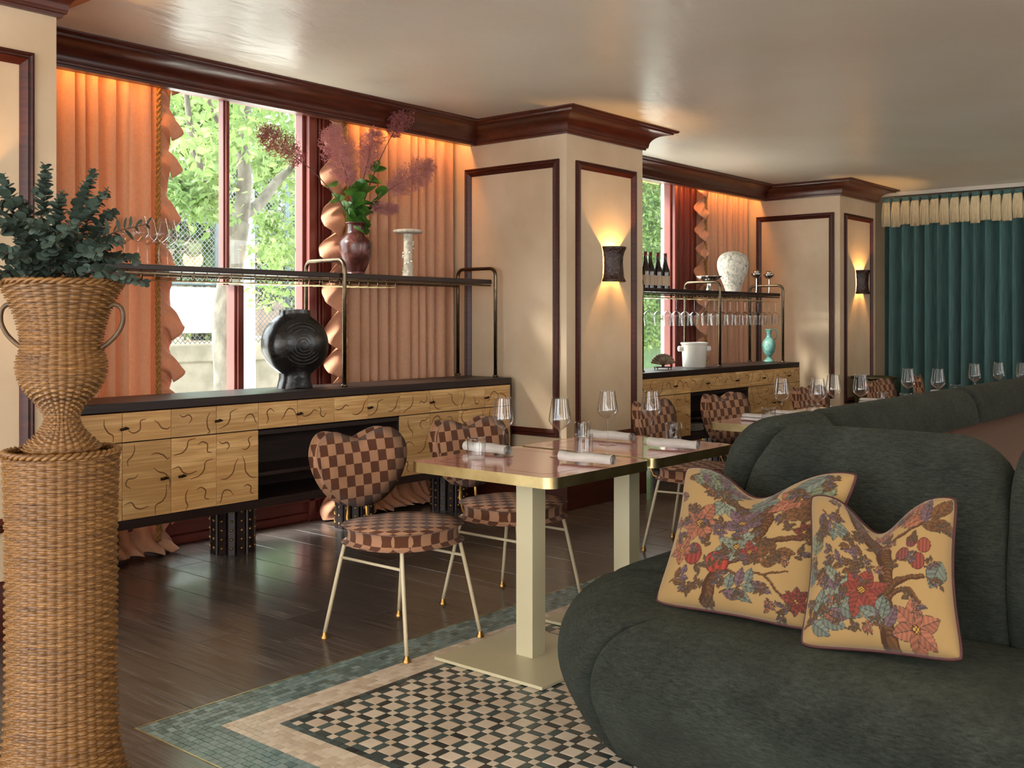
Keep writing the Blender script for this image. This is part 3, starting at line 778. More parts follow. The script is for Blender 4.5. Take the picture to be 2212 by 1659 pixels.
def lay2(G, T, RD, OR, PU, BR, BL):
    return [('b', ([(.30, 1.0), (.44, .84), (.56, .66), (.60, .45), (.57, .22), (.60, .0)], .048, .05)), ('b', ([(.60, .33), (.70, .42), (.84, .44)], .024, .014)), ('b', ([(.62, .30), (.72, .36), (.80, .28)], .018, .012)), ('b', ([(.52, .72), (.70, .76), (.90, .80)], .018, .010)),
            ('b', ([(.02, .10), (.24, .22), (.42, .32)], .010, .006)), ('s', (.06, .12, .5, .34, 10, T, .15)), ('s', (.20, .20, 1.3, .2, 6, BL, .13)), ('f', (.42, .34, .15, RD, 6, .2)), ('f', (.76, .12, .14, OR, 6, .4)),
            ('s', (.86, .80, 2.4, .2, 8, OR, .12)), ('s', (.80, .78, .4, .14, 6, BR, .12)), ('r', (.70, .60, .05, (130, 70, 60))), ('r', (.80, .54, .055, (140, 66, 52))), ('r', (.84, .64, .05, (150, 76, 56))), ('r', (.76, .68, .045, (120, 64, 60))),
            ('s', (.12, .86, -.9, .18, 6, T, .10)), ('s', (.42, .60, 2.6, .12, 6, BR, .08)), ('s', (.40, .46, 2.8, .2, 6, BR, .07)), ('l', (.95, .55, .16, .05, 4.3, T)), ('l', (.05, .55, .14, .05, 1.4, G)), ('l', (.04, .35, .14, .05, 1.7, T)),
            ('s', (.58, .10, 2.0, .12, 5, T, .12)), ('s', (.50, .90, -.4, .1, 5, OR, .08))]
def cloth_mat(name):
    t = NT(name); a = t.n('ShaderNodeVertexColor', layer_name='print'); t.l(a.outputs[0], t.p.inputs['Base Color']); t.p.inputs['Roughness'].default_value = .75; t.p.inputs['Specular IOR Level'].default_value = .2
    t.p.inputs['Sheen Weight'].default_value = .2
    t.bump(t.noise(t.coords((1, 1, 1)), 300, 2), .15, .002); return t.m
m_print = cloth_mat('printed_floral_cloth'); m_pipe = M('maroon_piping', (74, 30, 26), (60, 24, 22), rough=.7, ns=40)
def cushion(label, corners, lay, seed, chop=.085, T_=.085):
    """corners: world positions of lower-left, lower-right, upper-right, upper-left as seen from the front"""
    LL, LR, UR, UL = [Vector(c) for c in corners]; cen = (LL + LR + UR + UL) / 4
    root = thing('throw_pillow', label, 'pillow', tuple(cen)); nrm = ((LR - LL).cross(UL - LL)).normalized()
    n = 200; img = floral(n, seed, lay)
    def pos(u, v, side):
        a, b = 2 * u - 1, 2 * v - 1
        rc = 1 - .055 * (a * a * b * b) ** 3; uu = .5 + .5 * a * (1 - .115 * (1 - b * b)) * rc; vv = .5 + .5 * b * (1 - .05 * (1 - a * a)) * rc
        p = LL * (1 - uu) * (1 - vv) + LR * uu * (1 - vv) + UR * uu * vv + UL * (1 - uu) * vv
        up = ((UL + UR) - (LL + LR)).normalized()
        dip = chop * math.exp(-(a / .42) ** 2) * max(0, (v - .15) / .85) ** 1.6; p = p - up * dip
        th = T_ * (max(0, 1 - a * a) ** .42) * (max(0, 1 - b * b) ** .42) * (1 - .35 * math.exp(-(a / .2) ** 2) * v * v) + .006 * math.sin(9 * a + 5 * b) * (1 - a * a) * (1 - b * b)
        return p + nrm * th * side - cen
    mb = MB(); mb.grid(lambda i, j: pos(i / (n - 1), j / (n - 1), 1), n, n)
    me = bpy.data.meshes.new('cover'); me.from_pydata(mb.v, [], mb.f); me.update()
    ca = me.color_attributes.new('print', 'FLOAT_COLOR', 'POINT')
    cols = np.ones((n * n, 4), dtype=np.float32); cols[:, :3] = np.transpose(img, (1, 0, 2)).reshape(-1, 3); ca.data.foreach_set('color', cols.ravel())
    me.materials.append(m_print); me.shade_smooth(); mobj('cover_front', me, root)
    nb = 50; mb = MB().grid(lambda i, j: pos(i / (nb - 1), j / (nb - 1), -1), nb, nb)
    me = bpy.data.meshes.new('cover_back'); me.from_pydata(mb.v, [], mb.f); me.update(); ca = me.color_attributes.new('print', 'FLOAT_COLOR', 'POINT')
    cols = np.ones((nb * nb, 4), dtype=np.float32); cols[:, :3] = np.array(srgb(222, 186, 128)[:3]); ca.data.foreach_set('color', cols.ravel()); me.materials.append(m_print); me.shade_smooth(); mobj('cover_back', me, root)
    ring = [pos(t, 0, 0) for t in np.linspace(0, 1, 40)] + [pos(1, t, 0) for t in np.linspace(0, 1, 40)][1:] + [pos(1 - t, 1, 0) for t in np.linspace(0, 1, 40)][1:] + [pos(0, 1 - t, 0) for t in np.linspace(0, 1, 40)][1:-1]
    MB().tube(ring, .0055, 7, True).build('piping', m_pipe, root, True)
    return root
cushion('floral cushion at the banquette corner, tucked behind its twin', [(2.63, 1.66, .455), (2.66, 1.17, .455), (2.84, 1.115, .872), (2.82, 1.665, .842)], lay1, 3)
cushion('floral cushion leaning in front, with a red blossom beside a trunk', [(2.52, 1.155, .455), (2.58, .765, .480), (2.76, .835, .845), (2.72, 1.215, .815)], lay2, 5, .10)

# ------------------------------------------------------------------ tables
def lacquer(name, a, b, rough):
    return M(name, a, b, rough=rough, ns=2.5, coat=.6)
m_pink = lacquer('pink_lacquer', (204, 138, 124), (196, 128, 114), .12); m_line = lacquer('rose_inlay', (176, 92, 88), (168, 84, 80), .15)
TW, TD, TH = .63, .69, .752
def rrect(w, d, r, n=6):
    out = []
    for cx, cy, a0 in ((w / 2 - r, d / 2 - r, 0), (-w / 2 + r, d / 2 - r, PI / 2), (-w / 2 + r, -d / 2 + r, PI), (w / 2 - r, -d / 2 + r, 3 * PI / 2)):
        for k in range(n + 1): a = a0 + PI / 2 * k / n; out.append((cx + r * math.cos(a), cy + r * math.sin(a)))
    return out
def make_table():
    root = thing('dining_table', 't', 'table', (0, 0, 0), 0, 'pink lacquered tables along the banquette')
    MB().prism(rrect(TW - .006, TD - .006, .045), TH - .034, TH).build('tabletop', m_pink, root, 30)
    o = rrect(TW, TD, .048); i_ = rrect(TW - .006, TD - .006, .045); n = len(o); mb = MB()
    for z in (TH - .038, TH + .0005):
        mb.v += [(x, y, z) for x, y in o]; mb.v += [(x, y, z) for x, y in i_]
    for k in range(n):
        q = (k + 1) % n; mb.f += [(k, q, 2 * n + q, 2 * n + k), (2 * n + k, 2 * n + q, 3 * n + q, 3 * n + k), (k, n + k, n + q, q), (n + k, 3 * n + k, 3 * n + q, n + q)]
    mb.build('brass_edge', m_brass, root, 30)
    o = rrect(TW - .15, TD - .15, .03); i_ = rrect(TW - .162, TD - .162, .026); mb = MB()
    mb.v += [(x, y, TH + .0004) for x, y in o]; mb.v += [(x, y, TH + .0004) for x, y in i_]
    for k in range(n): q = (k + 1) % n; mb.f.append((k, q, n + q, n + k))
    mb.build('inlay_line', m_line, root)
    bevel(MB().bx(-.04, .04, -.04, .04, .012, TH - .038).build('post', m_cream, root), .002)
    bevel(MB().bx(-.26, .26, -.26, .26, .002, .014).build('base_plate', m_cream, root), .002)
    bevel(MB().bx(-.2, .2, -.2, .2, TH - .046, TH - .034).build('top_plate', m_cream, root), .002)
    return root
TABLES = [(3.118, 2.515, 'pink table with brass edge nearest the camera, in front of the first chair'), (3.775, 2.515, 'pink table directly behind the nearest one, almost touching it'),
          (5.20, 2.40, 'pink table past the gap, its pale edge showing left of the banquette back'), (5.85, 2.38, 'pink table behind the banquette back with two glasses before the second column'),
          (6.80, 2.28, 'pink table behind the banquette, below the bronze bucket'), (7.90, 2.18, 'farthest pink table, in front of the green curtain')]
t0_ = make_table()
for k, (x, y, lab) in enumerate(TABLES):
    if k == 0: t0_.location = (x, y, 0); t0_['label'] = lab
    else: dup(t0_, (x, y, 0), 0, lab)

# ------------------------------------------------------------------ chairs
def checker_mat(flat=(1, 1, 1)):
    t = NT('checked_boucle'); v = t.coords(flat); nz = t.n('ShaderNodeTexNoise'); nz.inputs['Scale'].default_value = 70; t.l(v, nz.inputs['Vector'])
    ad = t.n('ShaderNodeVectorMath', operation='MULTIPLY_ADD'); ad.inputs[1].default_value = (.004, .004, .004); t.l(nz.outputs['Color'], ad.inputs[0]); t.l(v, ad.inputs[2])
    ck = t.n('ShaderNodeTexChecker'); ck.inputs['Scale'].default_value = 1 / .046; ck.inputs['Color1'].default_value = srgb(92, 56, 38); ck.inputs['Color2'].default_value = srgb(172, 128, 98); t.l(ad.outputs[0], ck.inputs['Vector'])
    t.l(ck.outputs[0], t.p.inputs['Base Color']); t.p.inputs['Roughness'].default_value = .95; t.p.inputs['Sheen Weight'].default_value = .15; t.p.inputs['Specular IOR Level'].default_value = .1
    t.bump(t.noise(t.coords((1, 1, 1)), 220, 3, .7), .6, .004); return t.m
m_check = checker_mat(); m_check_back = checker_mat((1, 0, 1)); m_welt = M('tan_welt', (176, 134, 104), (150, 108, 82), rough=.9, ns=200)
def pad(outline, t0, t1, r, plane):
    """cushion from a closed outline with rounded rims; plane(x, y, h) gives the place"""
    n = len(outline); cx = sum(p.x for p in outline) / n; cy = sum(p.y for p in outline) / n; mb = MB(); rings = []
    st = [(.0, t1, 1)]
    prof = [(.0, .5)]
    def ring(inset, h, sc=1):
        b = len(mb.v)
        for k, p in enumerate(outline):
            t = (outline[(k + 1) % n] - outline[k - 1]).normalized(); nn = Vector((t.y, -t.x))
            q = p - nn * inset if sc == 1 else Vector((cx, cy)) + (p - Vector((cx, cy))) * sc
            mb.v.append(tuple(plane(q.x, q.y, h)))
        rings.append(b)
    ring(0, t0, .45); ring(0, t0, .85)
    for k in range(5): a = PI / 2 * k / 4; ring(r * (1 - math.sin(a)), t0 + r * (1 - math.cos(a)))
    for k in range(5): a = PI / 2 * k / 4; ring(r * (1 - math.cos(a)), t1 - r + r * math.sin(a))
    ring(0, t1 + .006, .72); ring(0, t1 + .010, .4); ring(0, t1 + .011, .12)
    for a, b in zip(rings[:-1], rings[1:]):
        for k in range(n): q = (k + 1) % n; mb.f.append((a + k, a + q, b + q, b + k))
    mb.f.append(tuple(rings[0] + k for k in range(n))); mb.f.append(tuple(rings[-1] + k for k in range(n)))
    return mb
def make_chair():
    """faces -y; origin at the middle of the feet"""
    root = thing('dining_chair', 'c', 'chair', (0, 0, 0), 0, 'checked chairs facing the banquette')
    so = [Vector((.215 * math.copysign(abs(math.cos(a)) ** .82, math.cos(a)), -.005 + .205 * math.copysign(abs(math.sin(a)) ** .82, math.sin(a)) )) for a in [2 * PI * k / 44 for k in range(44)]][::-1]
    pad(so, .398, .466, .026, lambda x, y, h: (x, y, h)).build('seat', m_check, root, True)
    bo = cr([Vector(p) for p in ((0, .768), (.07, .788), (.14, .806), (.195, .792), (.228, .74), (.215, .67), (.165, .595), (.09, .545), (0, .53), (-.09, .545), (-.165, .595), (-.215, .67), (-.228, .74), (-.195, .792), (-.14, .806), (-.07, .788))], 4, True)
    def bpl(x, z, h): return (x, .255 + .16 * (z - .53) - h - .9 * x * x * .5, z)
    bk = pad(bo, -.028, .028, .022, bpl).build('backrest', m_check_back, root, True)
    MB().tube([bpl(p.x * 1.0, p.y, 0) for p in bo], .005, 6, True).build('piping', m_welt, bk, True)
    for sx in (-1, 1):
        for sy, fy in ((-1, -.237), (1, .237)):
            fx = sx * .208
            pts = cr([(sx * .115, sy * .13, .394), (sx * .15, sy * .155, .392), (sx * .166, sy * .168, .372), (fx, fy, .02)], 5)
            l = MB().tube(pts, .0082, 8).build('leg', m_rod, root, True)
            MB().lathe([(.017, 0), (.017, .004), (.010, .014), (.0085, .024)], 12, (fx, fy, 0)).build('glide', m_brass_dull, l, 40)
        MB().tube([(sx * .172, -.178, .33), (sx * .172, .178, .33)], .006, 8).build('stretcher', m_rod, root, True)
        MB().tube([(sx * .075, .17, .39), (sx * .072, .235, .40), (sx * .055, .275, .46), (sx * .04, .27, .60)], .0075, 8).build('back_support', m_brass_dull, root, True)
    return root
CH = [(2.982, 3.075, 0, 'checked heart-backed chair in the foreground beside the nearest table'), (3.66, 3.06, .0, 'checked chair behind the nearest table, its back half hidden by a tumbler'),
      (5.22, 3.0, .15, 'checked chair just past the first column, seen between two tables'), (5.93, 2.95, -.05, 'checked chair in front of the open shelf of the far sideboard'),
      (6.99, 2.85, 0, 'checked chair below the right end of the far sideboard'), (8.12, 2.78, 0, 'checked chair just below the bronze bucket'), (9.05, 2.78, .3, 'farthest checked chair, right of the bronze bucket')]
c0 = make_chair()
for k, (x, y, rz, lab) in enumerate(CH):
    if k == 0: c0.location = (x, y, 0); c0['label'] = lab
    else: dup(c0, (x, y, 0), rz, lab)
# ------------------------------------------------------------------ glasses and napkins
m_glass = thin_glass('drinking_glass', (.975, .98, .98, 1), .04, .9, 3.0)
def shell(prof_out, t=.0012):
    """closed thin-walled profile from an outer profile (r, z) listed from the bottom to the rim"""
    inner = [(max(1e-5, r - t), z + (t if i == 0 else 0)) for i, (r, z) in enumerate(prof_out)][::-1]
    return prof_out + inner
def smooth_prof(pts, n=4): return [(max(1e-5, p.x), p.y) for p in cr([Vector(p) for p in pts], n)]
def wine_glass_meshes():
    stem = smooth_prof([(.0001, .0), (.036, .0), (.037, .0015), (.020, .004), (.006, .009), (.0042, .02), (.0038, .06), (.0042, .095), (.008, .108)], 3)
    bowl = smooth_prof([(.004, .106), (.014, .110), (.034, .126), (.0435, .142), (.043, .158), (.039, .185), (.0345, .215), (.032, .232)], 4)
    return MB().lathe(stem, 24).mesh('stem', m_glass, True), MB().lathe(shell(bowl), 28, caps=False).mesh('bowl', m_glass, True)
WS, WBm = wine_glass_meshes()
def make_glass(label, loc, group, s=1.0, flip=False):
    r = thing('wine_glass', label, 'wine glass', loc, random.uniform(0, 6), group); r.scale = (s, s, s)
    if flip: r.rotation_euler[0] = PI
    mobj('stem', WS, r); mobj('bowl', WBm, r); return r
tumb = smooth_prof([(.0001, .0), (.030, .0), (.0335, .003), (.0355, .03), (.0365, .06), (.0365, .082)], 3)
TUMB = MB().lathe(tumb + [(r - .0012, max(z, .007)) for r, z in tumb][::-1], 28, caps=False).mesh('tumbler', m_glass, True)
m_linen = M('white_linen', (196, 190, 182), (184, 177, 169), rough=.85, ns=20, bump=.15, bs=220, spec=.2)
def napkin_mesh():
    mb = MB(); n = 40; nl = 16
    # rolled napkin: a flattened spiral swept along x
    prof = []
    for k in range(n):
        a = k / (n - 1) * 2 * PI * 2.6; r = .007 + .020 * (k / (n - 1)) ** .9
        prof.append((r * 1.25 * math.cos(a), .0215 + r * .78 * math.sin(a)))
    def fn(i, j):
        s = i / (nl - 1) - .5; x = s * .225; y, z = prof[j]; q = 1 + .06 * math.sin(s * 9 + j * .05)
        return (x + .004 * math.sin(j * .35), y * q + .003 * math.sin(s * 7), max(.0012, z * (1 + .05 * math.sin(s * 11 + 1))))
    return mb.grid(fn, nl, n)
NAP = napkin_mesh().mesh('napkin', m_linen, True)
def fold_napkin():
    mb = MB()
    def layer(z, w, d):
        def fn(i, j):
            a = 2 * PI * j / 15; yy = d / 2 * math.copysign(abs(math.cos(a)) ** .5, math.cos(a)); zz = z + .009 + .009 * math.copysign(abs(math.sin(a)) ** .8, math.sin(a))
            return ((i / 9 - .5) * w, yy + .002 * math.sin(i), zz)
        b = len(mb.v); mb.grid(fn, 10, 16); mb.f.append(tuple(b + j for j in range(15))); mb.f.append(tuple(b + 144 + j for j in range(15)))
    layer(.0, .21, .085); layer(.017, .205, .08)
    return mb
NAPF = fold_napkin().mesh('napkin', m_linen, True)
T0 = TH + .001
def put(mesh, name, label, cat, x, y, rz=0, group=None, z=T0):
    return tag(mobj(name, mesh, None, (x, y, z), rz), label, cat, group)
gl_ = 'wine glasses set on the tables'; tg = 'tumblers set on the tables'; ng = 'napkins set on the tables'
make_glass('wine glass beside the rolled napkin in front of the second chair', (3.15, 2.68, T0), gl_)
make_glass('wine glass at the middle of the nearest table, by the column corner', (3.275, 2.495, T0), gl_)
make_glass('wine glass before the sconce column on the second table', (3.74, 2.59, T0), gl_)
make_glass('wine glass overlapping the chair just past the first column', (3.87, 2.45, T0), gl_)
make_glass('wine glass left of the stacked napkins beyond the banquette corner', (5.17, 2.465, T0), gl_)
make_glass('wine glass standing over the stacked white napkins on the third table', (5.25, 2.30, T0), gl_)
make_glass('wine glass in front of the left edge of the far column', (5.665, 2.39, T0), gl_)
make_glass('wine glass in front of the far column beside the bronze bucket', (5.76, 2.27, T0), gl_)
make_glass('wine glass rising against the left folds of the green curtain', (6.66, 2.32, T0), gl_)
make_glass('wine glass in front of the green curtain, right of the farthest chair', (6.73, 2.16, T0), gl_)
make_glass('wine glass by the folded napkins at the banquette seam', (7.66, 2.21, T0), gl_)
make_glass('wine glass behind the banquette seam beneath the green curtain', (8.02, 2.15, T0), gl_)
make_glass('wine glass at the very edge of the picture before the green curtain', (8.05, 2.0, T0), gl_)
put(TUMB, 'tumbler', 'tumbler in front of the rolled napkin on the nearest table', 'tumbler', 3.03, 2.715, 0, tg)
put(TUMB, 'tumbler', 'tumbler standing before the napkin on the second table', 'tumbler', 3.885, 2.815, 0, tg).location = (3.80, 2.77, T0)
put(TUMB, 'tumbler', 'tumbler near the gap between the two nearest tables', 'tumbler', 3.40, 2.47, 0, tg)
put(TUMB, 'tumbler', 'tumbler behind the rolled napkin at the second table edge', 'tumbler', 4.02, 2.43, 0, tg)
put(TUMB, 'tumbler', 'tumbler on folded napkin at the left end of the third table', 'tumbler', 5.03, 2.47, 0, tg)
put(TUMB, 'tumbler', 'tumbler beside the stacked napkins under two wine glasses', 'tumbler', 5.42, 2.40, 0, tg)
put(TUMB, 'tumbler', 'tumbler peeping over the banquette below the far column', 'tumbler', 5.36, 2.24, 0, tg)
put(TUMB, 'tumbler', 'tumbler next to folded napkin in front of the farthest chairs', 'tumbler', 6.55, 2.44, 0, tg)
put(TUMB, 'tumbler', 'tumbler below the bronze bucket, just above the banquette', 'tumbler', 6.56, 2.30, 0, tg)
put(TUMB, 'tumbler', 'tumbler on the farthest table beside pink napkins', 'tumbler', 7.66, 2.34, 0, tg)
put(TUMB, 'tumbler', 'tumbler on the farthest table between two wine glasses', 'tumbler', 7.88, 2.24, 0, tg)
put(TUMB, 'tumbler', 'tumbler on the farthest table at the picture edge', 'tumbler', 7.95, 2.08, 0, tg)
R9 = -PI / 2
put(NAP, 'napkin', 'rolled linen napkin behind the tumbler on the nearest table', 'napkin', 3.17, 2.78, R9, ng)
put(NAP, 'napkin', 'rolled linen napkin lying at the front edge of the nearest table', 'napkin', 3.18, 2.295, R9 + .12, ng)
put(NAP, 'napkin', 'rolled linen napkin behind two tumblers on the second table', 'napkin', 3.87, 2.66, R9, ng)
put(NAP, 'napkin', 'rolled linen napkin at the right end of the second table', 'napkin', 3.78, 2.285, R9 + .12, ng)
put(NAPF, 'napkin', 'folded white napkin at the left end of the third table', 'napkin', 5.12, 2.55, R9, ng)
put(NAPF, 'napkin', 'stacked white napkins under the wine glasses on the third table', 'napkin', 5.42, 2.52, R9, ng)
put(NAPF, 'napkin', 'folded napkin below the chairs by the bronze bucket', 'napkin', 6.62, 2.50, R9, ng)
put(NAPF, 'napkin', 'folded napkin at the seam of the banquette back', 'napkin', 7.73, 2.42, R9, ng)
put(NAPF, 'napkin', 'folded napkin between the two farthest wine glasses', 'napkin', 7.92, 2.34, R9, ng)

# ------------------------------------------------------------------ things on the near rack and sideboard
ZR = .888 + .655 + .0305
og = 'wine glasses on the near shelf'
def big_glass_mesh():
    stem = smooth_prof([(.0001, 0), (.040, 0), (.041, .0015), (.02, .004), (.006, .010), (.0045, .03), (.0042, .10), (.008, .118)], 3)
    bowl = smooth_prof([(.004, .116), (.022, .124), (.047, .148), (.053, .162), (.049, .185), (.040, .225), (.036, .245)], 4)
    return MB().lathe(stem, 24).mesh('stem', m_glass, True), MB().lathe(shell(bowl), 28, caps=False).mesh('bowl', m_glass, True)
BS, BB = big_glass_mesh()
for u, y, lab in ((390, 4.93, 'rightmost balloon wine glass on the near shelf, against the tree'), (362, 5.06, 'balloon wine glass second from the right on the near shelf'), (343, 4.92, 'balloon wine glass third from the right on the near shelf'),
                  (318, 5.06, 'balloon wine glass fourth from the right on the near shelf'), (298, 4.92, 'balloon wine glass fifth from the right on the near shelf'), (268, 5.04, 'leftmost balloon wine glass on the near shelf, behind eucalyptus')):
    t = (u - 1106) / math.sqrt(1894 * 2706); c_, s_ = math.cos(YAW), math.sin(YAW); x = y * (c_ + t * s_) / (s_ - t * c_)
    r = thing('wine_glass', lab, 'wine glass', (x, y, ZR), 0, og); mobj('stem', BS, r); mobj('bowl', BB, r)
# black moon vase with coil relief
def black_ceramic():
    t = NT('black_glaze'); v = t.coords((1, 1, 1)); nz = t.noise(v, 14, 6, .7, 1.5); t.l(t.ramp(nz, [(.5, srgb(24, 22, 22)), (.68, srgb(44, 40, 38)), (.78, srgb(110, 104, 98))]), t.p.inputs['Base Color'])
    t.p.inputs['Roughness'].default_value = .25; t.bump(t.noise(v, 30, 4), .35, .006); return t.m
m_black = black_ceramic(); m_coil = M('scratched_slip', (70, 66, 62), (30, 28, 27), rough=.5, ns=40, lo=.4, hi=.6)
root = thing('moon_vase', 'round black glazed vase with carved spiral face on the near sideboard', 'vase', (3.93, 4.96, .888), -.22); root.scale = (1.22, 1.15, 1.15)
def moon():
    mb = MB(); n = 40; m = 26; base = 0
    zc, R, D = .225, .165, .105
    for j in range(m + 1):                            # stacked sections, wide in x, shallow in y
        f = j / m; z = .0 + .40 * f
        if z < .075: w = .095 - .25 * max(0, z - .02) if z < .05 else .09
        h = abs(z - zc) / R
        w = R * math.sqrt(max(0, 1 - h * h)) if h < 1 else 0
        foot = .088 - .012 * min(1, z / .05); neck = .076
        w = max(w, foot if z < .12 else (neck if z > zc else 0)); dd = max(D * math.sqrt(max(0, 1 - h * h)) if h < 1 else 0, .062 if z < .12 else (.05 if z > zc else 0))
        for k in range(n):
            a = 2 * PI * k / n; ca, sa = math.cos(a), math.sin(a); e = .75
            mb.v.append((w * math.copysign(abs(ca) ** e, ca), dd * math.copysign(abs(sa) ** e, sa), z + .004 * math.sin(3 * a)))
    for j in range(m):
        for k in range(n): q = (k + 1) % n; mb.f.append((j * n + k, j * n + q, (j + 1) * n + q, (j + 1) * n + k))
    mb.f.append(tuple(range(n))); b = len(mb.v)
    for k in range(n): x, y, z = mb.v[m * n + k]; mb.v.append((x * .82, y * .8, z))
    for k in range(n): x, y, z = mb.v[m * n + k]; mb.v.append((x * .8, y * .78, z - .12))
    for k in range(n):
        q = (k + 1) % n; mb.f.append((m * n + k, m * n + q, b + q, b + k)); mb.f.append((b + k, b + q, b + n + q, b + n + k))
    mb.f.append(tuple(b + n + k for k in range(n)))
    return mb
moon().build('body', m_black, root, 50)
sp = []
for i in range(260):
    a = i * .16; r = .006 + .0026 * a; x, z = r * math.cos(a) * 1.02, r * math.sin(a); h = math.hypot(x, z) / .165
    sp.append((x + .003 * math.sin(a * 3.3), -.105 * math.sqrt(max(0, 1 - min(.999, h) ** 2)) ** 1.0 * .97 - .002 - .012 * h * h, .225 + z))
MB().tube(sp, .0034, 5).build('spiral_relief', m_coil, root, True)
# brown glazed vase with smoke bush
def glaze(name, a, b, c, ns=18, rough=.18):
    t = NT(name); v = t.coords((1, 1, 1)); nz = t.noise(v, ns, 6, .7, .8); t.l(t.ramp(nz, [(.32, srgb(*a)), (.52, srgb(*b)), (.7, srgb(*c))]), t.p.inputs['Base Color']); t.p.inputs['Roughness'].default_value = rough
    t.bump(t.noise(v, 40, 4), .25, .004); return t.m
VX, VY = 4.44, 5.0
root = thing('glazed_vase', 'brown glazed vase holding smoke bush branches on the near shelf', 'vase', (VX, VY, ZR)); root.scale = (1.1, 1.1, 1.06)
vp = smooth_prof([(.0001, 0), (.052, 0), (.054, .008), (.052, .018), (.066, .05), (.088, .11), (.096, .165), (.092, .20), (.070, .232), (.054, .248), (.050, .285), (.056, .300), (.066, .306), (.064, .311), (.052, .306), (.045, .29), (.045, .24), (.05, .1), (.0001, .03)], 4)
MB().lathe(vp, 32).build('body', glaze('oxblood_glaze', (44, 22, 18), (80, 40, 34), (124, 78, 68), 14, .26), root, True)
m_leafd = M('dark_leaf', (44, 84, 36), (92, 140, 52), rough=.4, ns=12, rnd=True, transl=.15); m_twig = M('brown_twig', (84, 58, 42), (64, 42, 32), rough=.7, ns=30)
m_smoke = M('smoke_bush_plume', (196, 132, 138), (216, 158, 150), rough=.8, ns=30, transl=.45); m_smoke2 = M('smoke_bush_plume_dark', (176, 100, 104), (196, 126, 122), rough=.8, ns=30, transl=.45)
def leaf_mesh(name, L, w, mat, curl=.15, n=6):
    mb = MB()
    for i in range(n + 1):
        f = i / n; ww = w * math.sin(PI * min(1, f * .96 + .02)) ** .75; z = curl * L * (f * f - f) * -1.2
        mb.v += [(-ww, f * L, z + .2 * ww), (0, f * L, z), (ww, f * L, z + .2 * ww)]
    for i in range(n):
        for q in range(2): mb.f.append((i * 3 + q, i * 3 + q + 1, i * 3 + 4 + q, i * 3 + 3 + q))
    return mb.mesh(name, mat, True)
LEAF = leaf_mesh('leaf', .088, .042, m_leafd)
def place_leaf(mesh, parent, p, direction, roll, s):
    o = mobj('leaf', mesh, parent, p); d = Vector(direction).normalized(); q = d.to_track_quat('Y', 'Z'); o.rotation_mode = 'QUATERNION'; o.rotation_quaternion = q @ Euler((0, roll, 0)).to_quaternion(); o.scale = (s, s, s); return o
def plume(mb, c, axis, L, R, rnd, n):
    ax = Vector(axis).normalized(); o = ax.orthogonal().normalized(); b = ax.cross(o)
    for _ in range(n):
        f = rnd.random(); a = rnd.uniform(0, 2 * PI); rr = R * math.sqrt(rnd.random()) * math.sin(PI * (.12 + .8 * f)) ** .7
        p0 = Vector(c) + ax * (L * f * .9); p1 = p0 + (o * math.cos(a) + b * math.sin(a)) * rr + ax * rr * .5
        mb.tube([p0.lerp(p1, .3), p1], .0010, 3, caps=False)
        for k in range(3):
            q = p1 + Vector((rnd.gauss(0, .009), rnd.gauss(0, .009), rnd.gauss(0, .009))); mb.tube([p1, q], .0010, 3, caps=False); mb.sphere(q, .0032, 4, 3)
rnd = random.Random(21)
def pxw(u, v, y):
    f = math.sqrt(1894 * 2706); t = (u - 1106) / f; c_, s_ = math.cos(YAW), math.sin(YAW); x = y * (c_ + t * s_) / (s_ - t * c_); d = x * c_ + y * s_; return Vector((x, y, CAM_H - (v - 691) * d / f))
SB = [((612, 318), 4.95, m_smoke2, .17, 'smoke bush stem arching far over the window'), ((735, 340), 4.9, m_smoke, .20, 'smoke bush stem with upright pink plume in front of the ruffle'), ((865, 258), 5.0, m_smoke2, .15, 'tallest smoke bush stem with dark red plume'),
      ((800, 330), 5.06, m_smoke, .16, 'smoke bush stem with pale plume behind the leaves'), ((885, 385), 4.92, m_smoke, .19, 'smoke bush stem with pale plume leaning over the curtain folds'), ((830, 450), 4.88, m_smoke, .08, 'short smoke bush stem with a small low plume')]
for (uv, y, mt, R, lab) in SB:
    tip = pxw(uv[0], uv[1], y); base = Vector((VX, VY, ZR + .12)); rim = Vector((VX + rnd.uniform(-.02, .02), VY + rnd.uniform(-.02, .02), ZR + .325)); st = thing('smoke_bush_stem', lab, 'flower stem', tuple(rim), 0, 'smoke bush stems in the brown vase')
    mid = rim.lerp(tip, .5) + Vector((rnd.uniform(-.02, .02), 0, .05)); pts = [p - rim for p in cr([base, rim, mid, tip], 6)]
    MB().tube(pts, [.005 - .003 * i / len(pts) for i in range(len(pts))], 6).build('stem', m_twig, st, True)
    axis = (tip - mid); mb = MB(); plume(mb, tip - rim - axis.normalized() * R * 1.0, axis, R * 2.2, R * .55, rnd, int(430 * R / .17)); q = mb.build('plume', mt, st); q['kind'] = 'stuff'
    for k in range(13):
        f = rnd.uniform(.26, .66); p = pts[int(f * (len(pts) - 1))]
        dv = Vector((rnd.uniform(-1, 1), rnd.uniform(-1, .4), rnd.uniform(-.2, .9))); place_leaf(LEAF, st, p, dv, rnd.uniform(-1, 1), rnd.uniform(.7, 1.25))
